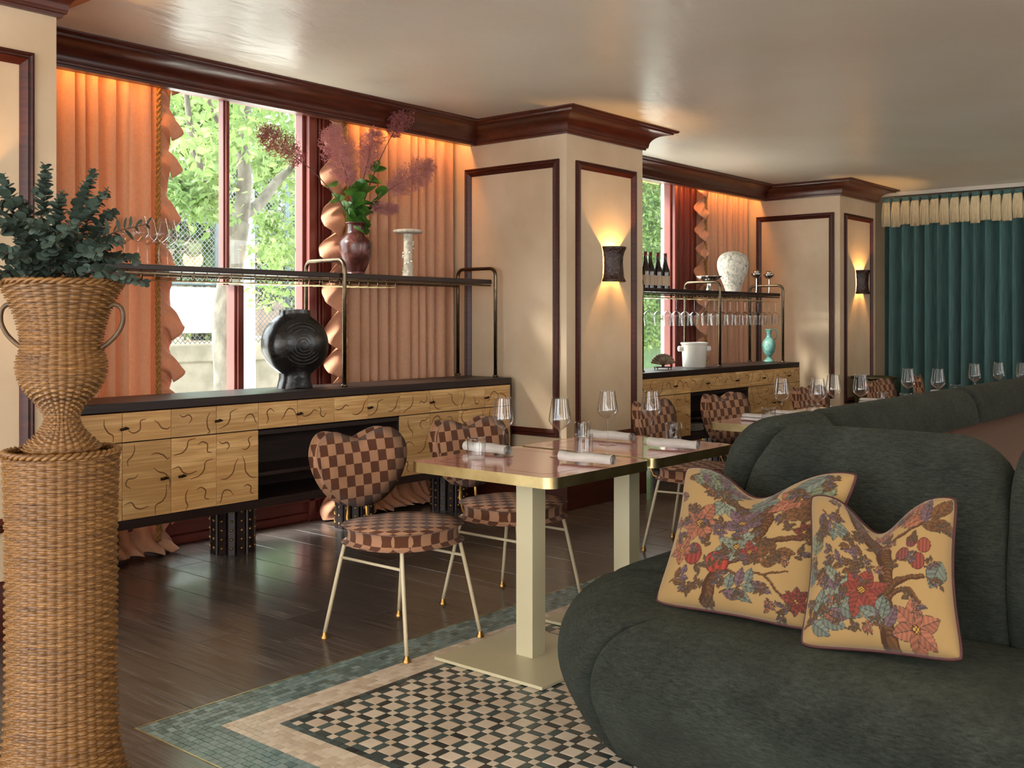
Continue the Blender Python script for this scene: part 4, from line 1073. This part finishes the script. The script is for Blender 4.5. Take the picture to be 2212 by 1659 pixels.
# mushroom-shaped ceramic stand
m_bisque = M('pale_bisque', (206, 196, 178), (168, 156, 136), rough=.75, ns=30, bump=.4, bs=60)
root = thing('mushroom_stand', 'pale ceramic mushroom stand with barnacle stem on the near shelf', 'ornament', (4.90, 5.0, ZR))
MB().lathe(smooth_prof([(.0001, 0), (.042, 0), (.040, .012), (.033, .05), (.030, .15), (.031, .27), (.034, .30)], 4), 20).build('stem', m_bisque, root, True)
MB().lathe(smooth_prof([(.02, .285), (.085, .292), (.098, .300), (.096, .312), (.06, .318), (.0001, .316)], 4), 28).build('cap', m_bisque, root, True)
bn = MB(); rnd = random.Random(4)
for k in range(34):
    z = rnd.uniform(.02, .25); a = rnd.uniform(0, 6.28); bn.lathe([(.008, 0), (.004, .008), (.0025, .006)], 7, (.034 * math.cos(a), .034 * math.sin(a), z))
q = bn.build('barnacles', M('white_barnacle', (236, 230, 216), rough=.6), root, True); q['kind'] = 'stuff'

# ------------------------------------------------------------------ things on the far rack and sideboard
ZR2 = .868 + .655 + .0305; Z2 = .868
def at_px(u, y): p = pxw(u, 691, y); return p.x
m_bottle = M('dark_bottle', (24, 14, 14), (30, 18, 16), rough=.08, coat=.4, ns=3); m_paper = M('cream_label', (196, 172, 148), (184, 160, 136), rough=.7, ns=20); m_foil = M('red_foil', (120, 40, 32), rough=.4)
bprof = smooth_prof([(.0001, 0), (.038, 0), (.041, .008), (.041, .13), (.039, .16), (.026, .20), (.016, .24), (.0142, .27), (.0142, .30), (.0155, .302), (.0155, .31), (.0001, .31)], 4)
BM = MB().lathe(bprof, 24).mesh('glass_body', m_bottle, True); BL_ = MB().lathe([(.0415, .03), (.0415, .115)], 24, caps=False).mesh('paper_label', m_paper, True); BF = MB().lathe([(.0148, .275), (.0150, .301), (.0162, .302), (.0162, .311), (.0001, .3115)], 16, caps=False).mesh('foil', m_foil, True)
for u, lab in ((1394, 'wine bottle half hidden by the first column'), (1405, 'wine bottle second from the first column'), (1421, 'wine bottle third from the first column'), (1437, 'wine bottle farthest from the first column, by the red jamb')):
    y = 4.80; r = thing('wine_bottle', lab, 'bottle', (at_px(u, y), y, ZR2), 1.2, 'red wine bottles on the far shelf'); mobj('glass_body', BM, r); mobj('paper_label', BL_, r); mobj('foil', BF, r)
root = thing('speckled_vase', 'white speckled egg-shaped vase on the far shelf', 'vase', (at_px(1583, 4.80), 4.80, ZR2))
vp = smooth_prof([(.0001, 0), (.068, 0), (.07, .01), (.085, .06), (.125, .16), (.148, .24), (.142, .31), (.11, .36), (.06, .385), (.045, .388), (.04, .38), (.0001, .34)], 4)
MB().lathe(vp, 32).build('body', glaze('speckled_white', (110, 102, 90), (214, 206, 190), (228, 222, 208), 30, .5), root, True)
m_silver = M('silver', (206, 200, 190), (190, 184, 174), rough=.15, metal=1, ns=8)
root = thing('silver_tazza', 'silver footed dish with wavy rim behind the far tube frame', 'dish', (at_px(1532, 4.80), 4.80, ZR2))
MB().lathe(smooth_prof([(.0001, 0), (.04, 0), (.042, .006), (.03, .014), (.022, .05), (.024, .085), (.03, .095)], 4), 20).build('foot', m_silver, root, True)
tz = MB().grid(lambda i, j: (lambda a, r: (r * (1 + .07 * math.sin(9 * a)) * math.cos(a), r * (1 + .07 * math.sin(9 * a)) * math.sin(a), .09 + .05 * (r / .11) ** 2))(2 * PI * i / 72, .006 + .104 * j / 8), 72, 9, True); q = tz.build('bowl', m_silver, root, True); q.modifiers.new('s', 'SOLIDIFY').thickness = .004
for u, lab in ((1634, 'silver candlestick with globe top beside the speckled vase'), (1661, 'silver candlestick with globe top at the end of the far shelf')):
    r = thing('candlestick', lab, 'candlestick', (at_px(u, 4.78), 4.78, ZR2), 0, 'silver candlesticks')
    MB().lathe(smooth_prof([(.0001, 0), (.012, 0), (.010, .01), (.0065, .03), (.006, .14), (.010, .155)], 4), 14).build('stem', m_silver, r, True)
    MB().lathe(smooth_prof([(.004, .15), (.03, .155), (.052, .18), (.05, .195), (.03, .185), (.024, .19), (.03, .205), (.02, .225), (.0001, .23)], 4), 20).build('globe', m_silver, r, True)
ordn = ['first', 'second', 'third', 'fourth', 'fifth', 'sixth', 'seventh', 'eighth', 'ninth', 'tenth', 'eleventh', 'twelfth', 'thirteenth', 'fourteenth', 'fifteenth', 'sixteenth', 'seventeenth', 'eighteenth']
us = [1400, 1422, 1442, 1461, 1480, 1500, 1524, 1543, 1560, 1577, 1593, 1609, 1625, 1637, 1650, 1661, 1675]
for k, u in enumerate(us):
    y = 4.80; make_glass('%s hanging wine glass counted from the first column, upside down' % ordn[k], (at_px(u, y), y, ZR2 - .078), 'wine glasses hanging from the far rack', 1.02, True)
m_white = M('white_glaze', (224, 218, 208), (214, 206, 196), rough=.3, ns=4, coat=.3)
root = thing('ice_bucket', 'white ceramic ice bucket with lug handles on the far sideboard', 'bucket', (at_px(1500, 4.76), 4.76, Z2))
MB().lathe([(.0001, 0), (.098, 0), (.104, .01), (.112, .2), (.122, .206), (.124, .218), (.112, .222), (.104, .2), (.095, .02), (.0001, .015)], 32).build('body', m_white, root, 30)
for sx in (-1, 1): o = MB().cbox((0, 0, 0), (.06, .04, .05), .012).build('lug_handle', m_white, root, None, (sx * .125 * .77, -sx * .125 * .64, .165)); o.rotation_euler[2] = -.69
root = thing('shell_ornament', 'scallop shell standing on a small dark stand on the far sideboard', 'ornament', (at_px(1432, 4.74), 4.74, Z2), -.7)
def shellf(i, j):
    a = PI * (.06 + .88 * i / 60); r = .012 + .085 * j / 12; rib = 1 + .05 * abs(math.sin(i * PI / 5)) * j / 12
    return (r * rib * math.cos(a) * 1.1, -.02 * math.sin(PI * j / 12) - .006 * abs(math.sin(i * PI / 5)) * j / 12, .035 + r * rib * math.sin(a))
q = MB().grid(shellf, 61, 13).build('shell', M('brown_shell', (150, 128, 100), (92, 74, 56), rough=.4, ns=30), root, True); q.modifiers.new('s', 'SOLIDIFY').thickness = .006
MB().tube([(-.07, -.03, .02), (.07, -.03, .02)], .005, 6).tube([(-.07, .03, .02), (.07, .03, .02)], .005, 6).tube([(-.06, -.03, .02), (-.06, -.04, 0)], .004, 6).tube([(.06, -.03, .02), (.06, -.04, 0)], .004, 6).tube([(-.06, .03, .02), (-.06, .04, 0)], .004, 6).tube([(.06, .03, .02), (.06, .04, 0)], .004, 6).bx(-.07, .07, -.03, .03, .018, .024).bx(-.012, .012, -.01, .01, .02, .05).build('stand', m_knob, root)
root = thing('ewer', 'teal glazed ewer with tall handle at the end of the far sideboard', 'jug', (at_px(1661, 4.80), 4.80, Z2))
m_teal = glaze('teal_glaze', (60, 120, 120), (112, 158, 148), (150, 186, 168), 10, .25)
MB().lathe(smooth_prof([(.0001, 0), (.048, 0), (.05, .012), (.022, .04), (.02, .05), (.05, .09), (.066, .15), (.06, .205), (.03, .245), (.022, .275), (.03, .31), (.036, .325), (.03, .328), (.018, .30), (.0001, .28)], 4), 28).build('body', m_teal, root, True)
MB().tube(cr([(.03, -.02, .322), (.055, -.035, .33), (.075, -.05, .30), (.075, -.05, .25), (.05, -.035, .215)], 5), .006, 8).build('handle', m_teal, root, True)
# stacked plates and books in the open shelf of the far sideboard
for k in range(5):
    z = .27 + .045 + .012 * k; x = 8.12 + .01 * math.sin(k * 2); tag(MB().lathe([(.0001, 0), (.07, 0), (.12, .010), (.12, .013), (.07, .006), (.0001, .005)], 24).build('plate', m_white, None, 40, (x, 4.74, z + .001)), '%s plate from the bottom of the stack in the far sideboard' % ordn[k], 'plate', 'plates stacked in the far sideboard')
# bronze bucket by the far column
root = thing('bronze_bucket', 'dark bronze tub with scrolled handle standing by the far column', 'bucket', (10.55, 4.02, 0))
m_tub = M('olive_bronze', (84, 78, 46), (60, 54, 34), rough=.4, metal=.7, ns=12)
MB().lathe([(.0001, .0), (.16, .0), (.17, .02), (.2, .68), (.225, .70), (.225, .715), (.2, .715), (.19, .69), (.16, .1), (.0001, .1)], 32).build('body', m_tub, root, 30)
hp = cr([(-.20, 0, .62), (-.235, 0, .60), (-.24, 0, .56), (-.21, 0, .54)], 4)
a0 = -2.2
sc = MB()
for s in (-1, 1):
    pts = cr([(0, s * .005, .60), (0, s * .03, .57), (0, s * .06, .575), (0, s * .072, .605), (0, s * .05, .625), (0, s * .04, .605)], 5); sc.tube([(-.205, p[1], p[2]) for p in pts], .007, 6)
h_ = sc.build('scroll_handle', m_brass, root, True); h_.rotation_euler[2] = .72
# ------------------------------------------------------------------ wicker pedestal and urn
PDX, PDY = 1.352, 2.672
def wicker_mat():
    t = NT('willow_wicker'); v = t.coords((1, 1, 40)); nz = t.noise(v, 6, 4, .6); t.l(t.ramp(nz, [(.3, srgb(82, 50, 18)), (.7, srgb(144, 100, 48))]), t.p.inputs['Base Color'])
    t.p.inputs['Roughness'].default_value = .42; return t.m
m_wicker = wicker_mat()
def wicker(prof, rows, stakes, nphi, amp, name, parent):
    """basket weave: every row of withies bulges out over one stake and in behind the next"""
    zs = [p[1] for p in prof]; P_ = [Vector(p) for p in prof]
    L = [0]
    for i in range(1, len(P_)): L.append(L[-1] + (P_[i] - P_[i - 1]).length)
    def at(s):
        k = 0
        while k < len(L) - 2 and L[k + 1] < s: k += 1
        f = (s - L[k]) / max(1e-9, L[k + 1] - L[k]); return P_[k].lerp(P_[k + 1], f), (P_[k + 1] - P_[k]).normalized()
    sub = 4; nv = rows * sub + 1; pr = [at(L[-1] * j / (nv - 1)) for j in range(nv)]
    mb = MB()
    def fn(i, j):
        a = 2 * PI * i / nphi; p, t = pr[j]; r = j // sub; fz = (j % sub) / sub
        bulge = math.sqrt(max(0, 1 - (2 * fz - 1) ** 2)) if j % sub else 0
        wv = math.cos(stakes * a + (PI if r % 2 else 0))
        scale = min(1, p.x / .07)
        off = (.0036 * bulge + amp * wv * bulge - .0045 * (1 - abs(wv)) ** 2 - (.004 if not j % sub else 0)) * (.45 + .55 * scale)
        rr = p.x + t.y * off; z = p.y - t.x * off
        return (rr * math.cos(a), rr * math.sin(a), z)
    mb.grid(fn, nphi, nv, True); return mb.build(name, m_wicker, parent, True)
def braid(r, z, parent, name, thick=.008, n=44):
    mb = MB()
    for k in range(2):
        pts = []
        for i in range(n * 4):
            a = 2 * PI * i / (n * 4); q = n / 2 * a + k * PI
            pts.append(((r + thick * .6 * math.cos(q)) * math.cos(a), (r + thick * .6 * math.cos(q)) * math.sin(a), z + thick * .6 * math.sin(q)))
        mb.tube(pts, thick * .72, 6, True)
    return mb.build(name, m_wicker, parent, True)
ped = thing('wicker_pedestal', 'tall woven wicker pedestal with flared foot carrying the urn', 'pedestal', (PDX, PDY, 0))
pp = [(p.x, p.y) for p in cr([Vector(p) for p in ((.195, .004), (.182, .04), (.155, .11), (.139, .20), (.133, .32), (.1325, .5), (.1325, .72), (.135, .86), (.139, .94))], 5)]
wicker(pp, 98, 17, 204, .0042, 'woven_body', ped)
braid(.138, .945, ped, 'braided_rim', .008); braid(.193, .010, ped, 'braided_foot', .008)
MB().lathe([(.0001, 0), (.133, 0), (.133, -.01), (.0001, -.01)], 40, (0, 0, .935)).build('top_board', m_wicker, ped)
urn = thing('wicker_urn', 'wicker urn with looped handles holding eucalyptus, on the pedestal', 'urn', (PDX, PDY, .946))
up = [(p.x, p.y) for p in cr([Vector(p) for p in ((.095, .004), (.083, .022), (.060, .045), (.044, .072), (.042, .095), (.060, .128), (.092, .168), (.106, .205), (.107, .235), (.098, .268), (.0985, .30), (.108, .345), (.124, .388), (.143, .425), (.152, .438))], 5)]
wicker(up, 66, 14, 168, .0040, 'woven_body', urn)
braid(.150, .442, urn, 'braided_rim', .007)
for s in (-1, 1):
    ax = Vector((math.sin(YAW), -math.cos(YAW), 0)) * s                # handles stand across the line of sight
    pts = [ax * r + Vector((0, 0, z)) for r, z in ((.118, .375), (.138, .385), (.157, .372), (.160, .34), (.147, .31), (.124, .285), (.100, .268))]
    MB().tube(cr(pts, 5), .0065, 8).build('handle', M('dark_willow', (96, 70, 38), (70, 48, 26), rough=.5, ns=40), urn, True)
MB().lathe([(.0001, 0), (.12, 0)], 24, (0, 0, .40), False).build('moss_fill', M('dry_moss', (40, 40, 24), (54, 50, 30), rough=.9, ns=60), urn)
# eucalyptus
m_euc = M('eucalyptus_leaf', (80, 94, 84), (46, 60, 48), rough=.5, ns=9, rnd=True, transl=.12)
def round_leaf(r):
    mb = MB(); n = 12; mb.v.append((0, r * .9, .002))
    for k in range(n): a = 2 * PI * k / n; mb.v.append((r * .92 * math.cos(a), r * .95 + r * math.sin(a), .10 * r * math.cos(2 * a)))
    for k in range(n): mb.f.append((0, 1 + k, 1 + (k + 1) % n))
    return mb.mesh('leaf', m_euc, True)
EL = [round_leaf(.0135), round_leaf(.0175), leaf_mesh('leaf', .05, .006, m_euc)]
rnd = random.Random(9)
top = Vector((PDX, PDY, .946 + .42)); rt = Vector((math.sin(YAW), -math.cos(YAW), 0)); bk = Vector((math.cos(YAW), math.sin(YAW), 0))
def euc(tipuv, dback, dense=1.0, narrow=False, lab=None):
    d0 = PDX * math.cos(YAW) + PDY * math.sin(YAW); f = math.sqrt(1894 * 2706); d = d0 + dback
    tip = bk * d + rt * ((tipuv[0] - 1106) / f * d) + Vector((0, 0, CAM_H - (tipuv[1] - 691) * d / f))
    base = top + Vector((rnd.uniform(-.06, .06), rnd.uniform(-.06, .06), -.03)); mid = base.lerp(tip, .5) + Vector((0, 0, .055)) - rt * .012
    root = thing('eucalyptus_branch', lab or 'grey-green eucalyptus branch with round leaves in the wicker urn', 'branch', tuple(base), 0, 'eucalyptus branches in the wicker urn')
    pts = [p - base for p in cr([base, mid, tip], 12)]; n = len(pts)
    MB().tube(pts, [.0032 - .002 * i / n for i in range(n)], 5).build('stem', m_twig, root, True)
    L = (tip - base).length; k = int(L / .0098 * dense)
    for i in range(k):
        s = .22 + .78 * (i + .5) / k; q = s * (n - 1); j = min(n - 2, int(q)); p = pts[j].lerp(pts[j + 1], q - j); t = (pts[j + 1] - pts[j]).normalized()
        o = t.orthogonal().normalized(); b = t.cross(o); a0 = i * 1.57 + rnd.uniform(-.3, .3)
        for h in (0, PI):
            a = a0 + h; dv = (o * math.cos(a) + b * math.sin(a)) + t * rnd.uniform(.2, .7)
            sc = rnd.uniform(.8, 1.1) * (1.0 - .45 * max(0, s - .55) / .45)
            place_leaf(EL[2] if narrow else rnd.choice(EL[:2]), root, p, dv, rnd.uniform(-.7, .7), sc)
for uv, db in (((-70, 400), .0), ((5, 378), .02), ((-30, 470), -.10), ((45, 430), .08), ((100, 358), .0), ((135, 415), -.04), ((205, 368), .03), ((232, 410), -.02), ((250, 455), .06), ((268, 520), -.06), ((300, 560), .02),
               ((60, 480), -.14), ((170, 480), -.14), ((120, 520), -.18), ((-90, 540), .0), ((20, 560), -.15), ((220, 545), -.13), ((318, 612), -.04), ((-20, 600), -.14)):
    euc(uv, db, lab={(-70, 400): 'eucalyptus branch leaning out past the picture edge', (5, 378): 'eucalyptus branch rising in front of the dark panel moulding', (100, 358): 'eucalyptus branch with the highest tip, before the pillar edge',
                     (205, 368): 'tall upright eucalyptus branch in front of the peach curtain', (250, 455): 'eucalyptus branch beside the wine glasses on the near shelf', (318, 612): 'drooping eucalyptus branch hanging over the urn handle', (300, 560): 'eucalyptus branch touching the end of the near shelf',
                     (135, 415): 'dark curled eucalyptus branch between the two tall ones', (-30, 470): 'low eucalyptus branch at the picture edge, beside the pillar', (45, 430): 'eucalyptus branch at the back, level with the panel moulding',
                     (232, 410): 'eucalyptus branch just right of the tall upright one, before the curtain', (268, 520): 'eucalyptus branch leaning low toward the wine glasses on the shelf', (60, 480): 'eucalyptus branch in the middle of the bunch, below the moulding',
                     (170, 480): 'bushy eucalyptus branch at the front, below the tall upright one', (120, 520): 'short eucalyptus branch at the very front centre of the urn', (-90, 540): 'eucalyptus branch cut off by the picture edge above the urn rim',
                     (20, 560): 'short eucalyptus branch over the front rim, near the picture edge', (220, 545): 'short eucalyptus branch over the rim above the urn handle', (-20, 600): 'lowest eucalyptus branch, resting on the urn rim at the picture edge'}.get(uv))
euc((322, 482), .05, .45, True, 'thin eucalyptus sprig with narrow leaves reaching across the wine glasses')

# ------------------------------------------------------------------ sconces
m_sconce = M('dark_carved_ceramic', (66, 36, 24), (40, 22, 16), rough=.25, ns=40, bump=.8, bs=55, bd=.01)
def sconce(x, label, power):
    root = thing('wall_sconce', label, 'sconce', (x, YC - .004, 1.56), 0, 'wall sconces')
    n = 20; zs = [0, .012, .03, .06, .10, .14, .18, .215, .24, .252]; fl = [1.18, 1.14, 1.02, .95, .92, .92, .95, 1.02, 1.14, 1.2]
    def fn(i, j):
        a = PI * i / n; s = fl[j]; rel = 1 + .03 * math.sin(a * 8) * math.sin(j * 1.4)
        return (-.088 * s * math.cos(a) * rel, -.001 - .085 * s * math.sin(a) * rel, zs[j])
    q = MB().grid(fn, n + 1, 10).build('shade', m_sconce, root, True); q.modifiers.new('s', 'SOLIDIFY').thickness = .008
    MB().bx(-.04, .04, -.012, 0, .06, .19).build('back_plate', m_knob, root)
    MB().sphere((0, -.035, .115), .014, 10, 8).build('bulb', M('warm_bulb', (255, 220, 170), rough=.4), root, True)
    for dz in (.155, .075):
        d = bpy.data.lights.new('sconce_light', 'POINT'); d.energy = power * (1 if dz > .1 else .16); d.color = (1, .54, .17); d.shadow_soft_size = .012
        l = bpy.data.objects.new('sconce_light', d); C.objects.link(l); l.parent = root; l.location = (0, -.045, dz)
    return root
sconce((1.197 + 2.137) / 2, 'dark ceramic sconce on the pillar at the picture edge', 17)
sconce(6.20, 'dark carved ceramic sconce glowing on the first column', 17)
sconce(10.79, 'dark carved ceramic sconce glowing on the far column', 17)
# warm strip lamps hidden behind the cornice, washing the curtain heads
for a, b in ((2.17, 3.15), (4.62, 5.66), (8.7, 10.26)):
    area_light('cove_lamp', ((a + b) / 2, 5.185, 2.655), b - a, .03, 4.2 * (b - a), (1, .40, .10), (0, .12, -1))
# glowing globes added out of view behind the camera as warm fill light
m_fill_globe = NT('fill_globe_glow'); m_fill_globe.p.inputs['Emission Color'].default_value = (1, .78, .5, 1); m_fill_globe.p.inputs['Emission Strength'].default_value = 6; m_fill_globe = m_fill_globe.m
for k, (x, y) in enumerate(((1.6, -1.0), (4.4, -.6), (7.2, -.2), (9.8, .4), (-1.2, 1.2))):
    r = thing('fill_globe', 'added globe for fill light, %s along the unseen side of the room' % ordn[k], 'lamp', (x, y, 2.15), 0, 'added fill light globes')
    MB().sphere((0, 0, 0), .11, 20, 14).build('globe', m_fill_globe, r, True); MB().tube([(0, 0, .11), (0, 0, .55)], .006, 6).build('cord', m_knob, r)
    d = bpy.data.lights.new('fill_light', 'POINT'); d.energy = 14; d.color = (1, .76, .5); d.shadow_soft_size = .12; l = bpy.data.objects.new('fill_light', d); C.objects.link(l); l.parent = r; l.location = (0, 0, -.13)
# ------------------------------------------------------------------ street outside
m_pave = M('pavement', (228, 224, 216), (214, 210, 202), rough=.8, ns=3)
struct(MB().bx(-8, 40, YW + .07, 40, -.3, -.12).build('ground', m_pave))
struct(MB().bx(-8, 40, 16.5, 45, -.1, .80).build('ground_2', M('clay_court', (196, 140, 112), (190, 170, 150), rough=.9, ns=.6)))
m_conc = M('weathered_concrete', (120, 112, 98), (92, 86, 72), rough=.9, ns=2, bump=.3, bs=12)
lw = struct(MB().bx(-8, 40, 16.1, 16.5, -.12, .55).build('retaining_wall', m_conc)); lw['kind'] = 'structure'
for k in range(16): bevel(MB().cbox((0, 0, 0), (2.36, .46, .32), .02).build('coping_block', m_conc, lw, None, (-2 + k * 2.4, 16.28, .70)), .01)
# white stone pier beside each window
m_stone = M('white_stone', (190, 190, 186), (176, 176, 170), rough=.8, ns=2)
for k, x in enumerate((4.71, 9.56, 13.8)):
    p = MB()
    root = struct(MB().bx(x, x + .45, YW + .22, YW + .50, -.12, 3.4).build('pillar_%d' % (k + 1), m_stone))
    for q in range(7): bevel(MB().cbox((x + .24, YW + .36, .1 + q * .48), (.52, .34, .465), .01).build('stone', m_stone, root), .004)
# wire fence
m_post = M('green_fence_steel', (66, 80, 82), (56, 68, 72), rough=.5, ns=4)
def mesh_mat():
    t = NT('chain_link'); v = t.coords((1, 1, 1), rot=(0, PI / 4, 0)); sp = t.n('ShaderNodeSeparateXYZ'); t.l(v, sp.inputs[0]); ms = []
    for ax in ('X', 'Z'):
        m = t.n('ShaderNodeMath', operation='MULTIPLY'); m.inputs[1].default_value = 14; t.l(sp.outputs[ax], m.inputs[0]); f = t.n('ShaderNodeMath', operation='FRACT'); t.l(m.outputs[0], f.inputs[0])
        g = t.n('ShaderNodeMath', operation='LESS_THAN'); g.inputs[1].default_value = .14; t.l(f.outputs[0], g.inputs[0]); ms.append(g)
    mx = t.n('ShaderNodeMath', operation='MAXIMUM'); t.l(ms[0].outputs[0], mx.inputs[0]); t.l(ms[1].outputs[0], mx.inputs[1]); t.l(mx.outputs[0], t.p.inputs['Alpha'])
    t.p.inputs['Base Color'].default_value = srgb(80, 88, 90); return t.m
fence = thing('wire_fence', 'green steel chain-link fence beyond the trees across the street', 'fence', (8, 16.9, .8))
for k in range(14):
    MB().tube([(-8 + k * 1.65, 0, 0), (-8 + k * 1.65, 0, 3.4)], .045, 8).build('post', m_post, fence, True)
for z in (.02, 1.15, 2.3, 3.4): MB().tube([(-8, 0, z), (14, 0, z)], .03, 6).build('rail', m_post, fence, True)
MB().bx(-8, 14, -.005, .005, .02, 3.4).build('wire_mesh', mesh_mat(), fence)
sg = pxw(433, 670, 16.8); tag(bevel(MB().bx(-.62, .62, -.015, .015, -.42, .42).build('blank_board', M('white_board', (246, 246, 242), rough=.6), None, None, tuple(sg)), .005), 'blank white board hanging on the wire fence', 'sign')
# lamp post outside
c = pxw(535, 690, 13.0); tag(MB().tube([(0, 0, 0), (0, 0, 4.6)], [.12, .09], 12).build('street_pole', M('pale_blue_pole', (140, 158, 166), rough=.5), None, True, (c.x, 13.0, -.12)), 'pale blue street pole right of the tree trunk', 'pole')
# street tree
m_bark = M('pale_bark', (104, 100, 90), (70, 66, 58), rough=.9, ns=9, st=(1, 1, .5), bump=.6, bs=25)
m_lv = M('sunlit_leaf', (122, 142, 84), (84, 112, 58), rough=.5, ns=1.5, transl=.45)
YT = 9.0
tree = thing('street_tree', 'pale-barked street tree with forked trunk filling the near window', 'tree', (pxw(490, 690, YT).x, YT, -.12))
o = Vector(tree.location)
def tb(uvs, r0, r1, y0=YT, y1=YT): 
    n = len(uvs); P_ = [pxw(u, v, y0 + (y1 - y0) * i / (n - 1)) - o for i, (u, v) in enumerate(uvs)]; pts = cr(P_, 6); return MB().tube(pts, [r0 + (r1 - r0) * i / (len(pts) - 1) for i in range(len(pts))], 10)
tb([(490, 985), (492, 820), (486, 700), (500, 580), (517, 480)], .15, .105).build('trunk', m_bark, tree, True)
for uvs, r0, r1, y1 in (([(517, 490), (528, 400), (522, 300), (532, 220), (540, 80)], .085, .05, YT), ([(512, 470), (560, 440), (600, 390), (660, 330), (720, 250)], .07, .03, YT + .4), ([(505, 510), (470, 430), (440, 380), (415, 300), (400, 180)], .06, .025, YT - .4), ([(470, 420), (430, 415), (395, 395), (350, 380)], .03, .012, YT - .8), ([(525, 330), (490, 290), (455, 230), (430, 120)], .04, .015, YT - .6)):
    tb(uvs, r0, r1, YT, y1).build('branch', m_bark, tree, True)
rnd = random.Random(33)
def leaf_cloud(n, fn, s0, s1):
    """loose leaves: folded diamond blades, drooping"""
    mb = MB()
    for _ in range(n):
        p = fn(); s = rnd.uniform(s0, s1); d = Vector((rnd.uniform(-1, 1), rnd.uniform(-1, 1), rnd.uniform(-1.2, .3))).normalized(); w = d.orthogonal().normalized(); q = Euler((rnd.uniform(0, 6), rnd.uniform(0, 6), 0)).to_matrix() @ w; q = (q - d * q.dot(d)).normalized(); nn = d.cross(q)
        b = len(mb.v); mb.v += [tuple(p), tuple(p + d * s * .35 + q * s * .27 + nn * s * .06), tuple(p + d * s), tuple(p + d * s * .35 - q * s * .27 + nn * s * .06), tuple(p + d * s * .4 - nn * s * .02)]
        mb.f += [(b, b + 1, b + 4), (b + 1, b + 2, b + 4), (b + 2, b + 3, b + 4), (b + 3, b, b + 4)]
    return mb
cl = [(pxw(rnd.uniform(300, 700), rnd.uniform(-150, 400), YT + rnd.uniform(-1.6, 1.4)), rnd.uniform(.18, .5)) for _ in range(70)] + [(pxw(rnd.uniform(360, 480), rnd.uniform(380, 500), YT + rnd.uniform(-1, .6)), rnd.uniform(.12, .3)) for _ in range(12)] + [(pxw(rnd.uniform(545, 690), rnd.uniform(200, 640), YT + rnd.uniform(.5, 1.6)), rnd.uniform(.15, .35)) for _ in range(26)]
def near_leaf():
    c_, r_ = rnd.choice(cl); v = Vector((rnd.gauss(0, 1), rnd.gauss(0, 1), rnd.gauss(0, .7))); return c_ + v * r_ * .6 - o
q = leaf_cloud(8000, near_leaf, .07, .13).build('foliage', m_lv, tree); q['kind'] = 'stuff'
# trees farther back, and ivy across from the second bay
m_lv2 = M('far_leaf', (136, 152, 98), (102, 128, 72), rough=.6, ns=.7, transl=.4)
def back_tree(x, y, h, r, n, lab):
    t = thing('tree', lab, 'tree', (x, y, .5), 0, 'trees behind the fence'); MB().tube([(0, 0, 0), (.1, 0, h * .5), (0, .1, h * .8)], [.18, .12, .05], 8).build('trunk', m_bark, t, True)
    cs = [(Vector((rnd.gauss(0, r * .5), rnd.gauss(0, r * .4), h * .55 + rnd.gauss(0, h * .22))), rnd.uniform(.5, 1.1)) for _ in range(26)]
    def fn(): c_, r_ = rnd.choice(cs); return c_ + Vector((rnd.gauss(0, 1), rnd.gauss(0, 1), rnd.gauss(0, .8))) * r_ * .55
    q = leaf_cloud(int(n * 1.8), fn, .26, .46).build('foliage', m_lv2, t); q['kind'] = 'stuff'
for (x, y, h, r, n, lab) in ((9.5, 21, 7.5, 2.4, 2600, 'leafy tree behind the fence, left of the trunk'), (14.5, 22, 8, 2.6, 2600, 'leafy tree behind the fence, right of the trunk'), (17.0, 20, 8, 2.6, 2600, 'leafy tree seen between flower vase and window jamb'), (5.5, 23, 8, 2.4, 2000, 'leafy tree beyond the fence behind the left curtain'),
                             (26, 19, 9, 3.0, 3000, 'leafy tree seen through the second window')):
    back_tree(x, y, h, r, n, lab)
struct(MB().bx(-5, 45, 27, 27.4, .5, 4.2).build('wall_far', M('pale_brick_far', (150, 134, 122), (130, 116, 104), rough=.9, ns=1.2, st=(1, 1, 6))))
iv = pxw(1400, 500, 10.5); ivy = thing('ivy_hedge', 'wall of green ivy outside the second window', 'hedge', (iv.x, 10.5, -.12))
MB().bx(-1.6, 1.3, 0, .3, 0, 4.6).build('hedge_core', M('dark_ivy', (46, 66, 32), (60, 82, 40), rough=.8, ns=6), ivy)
q = leaf_cloud(5200, lambda: Vector((rnd.uniform(-1.7, 1.4), -.06 - abs(rnd.gauss(0, .08)), rnd.uniform(.9, 4.6))), .07, .13).build('foliage', m_lv, ivy); q['kind'] = 'stuff'
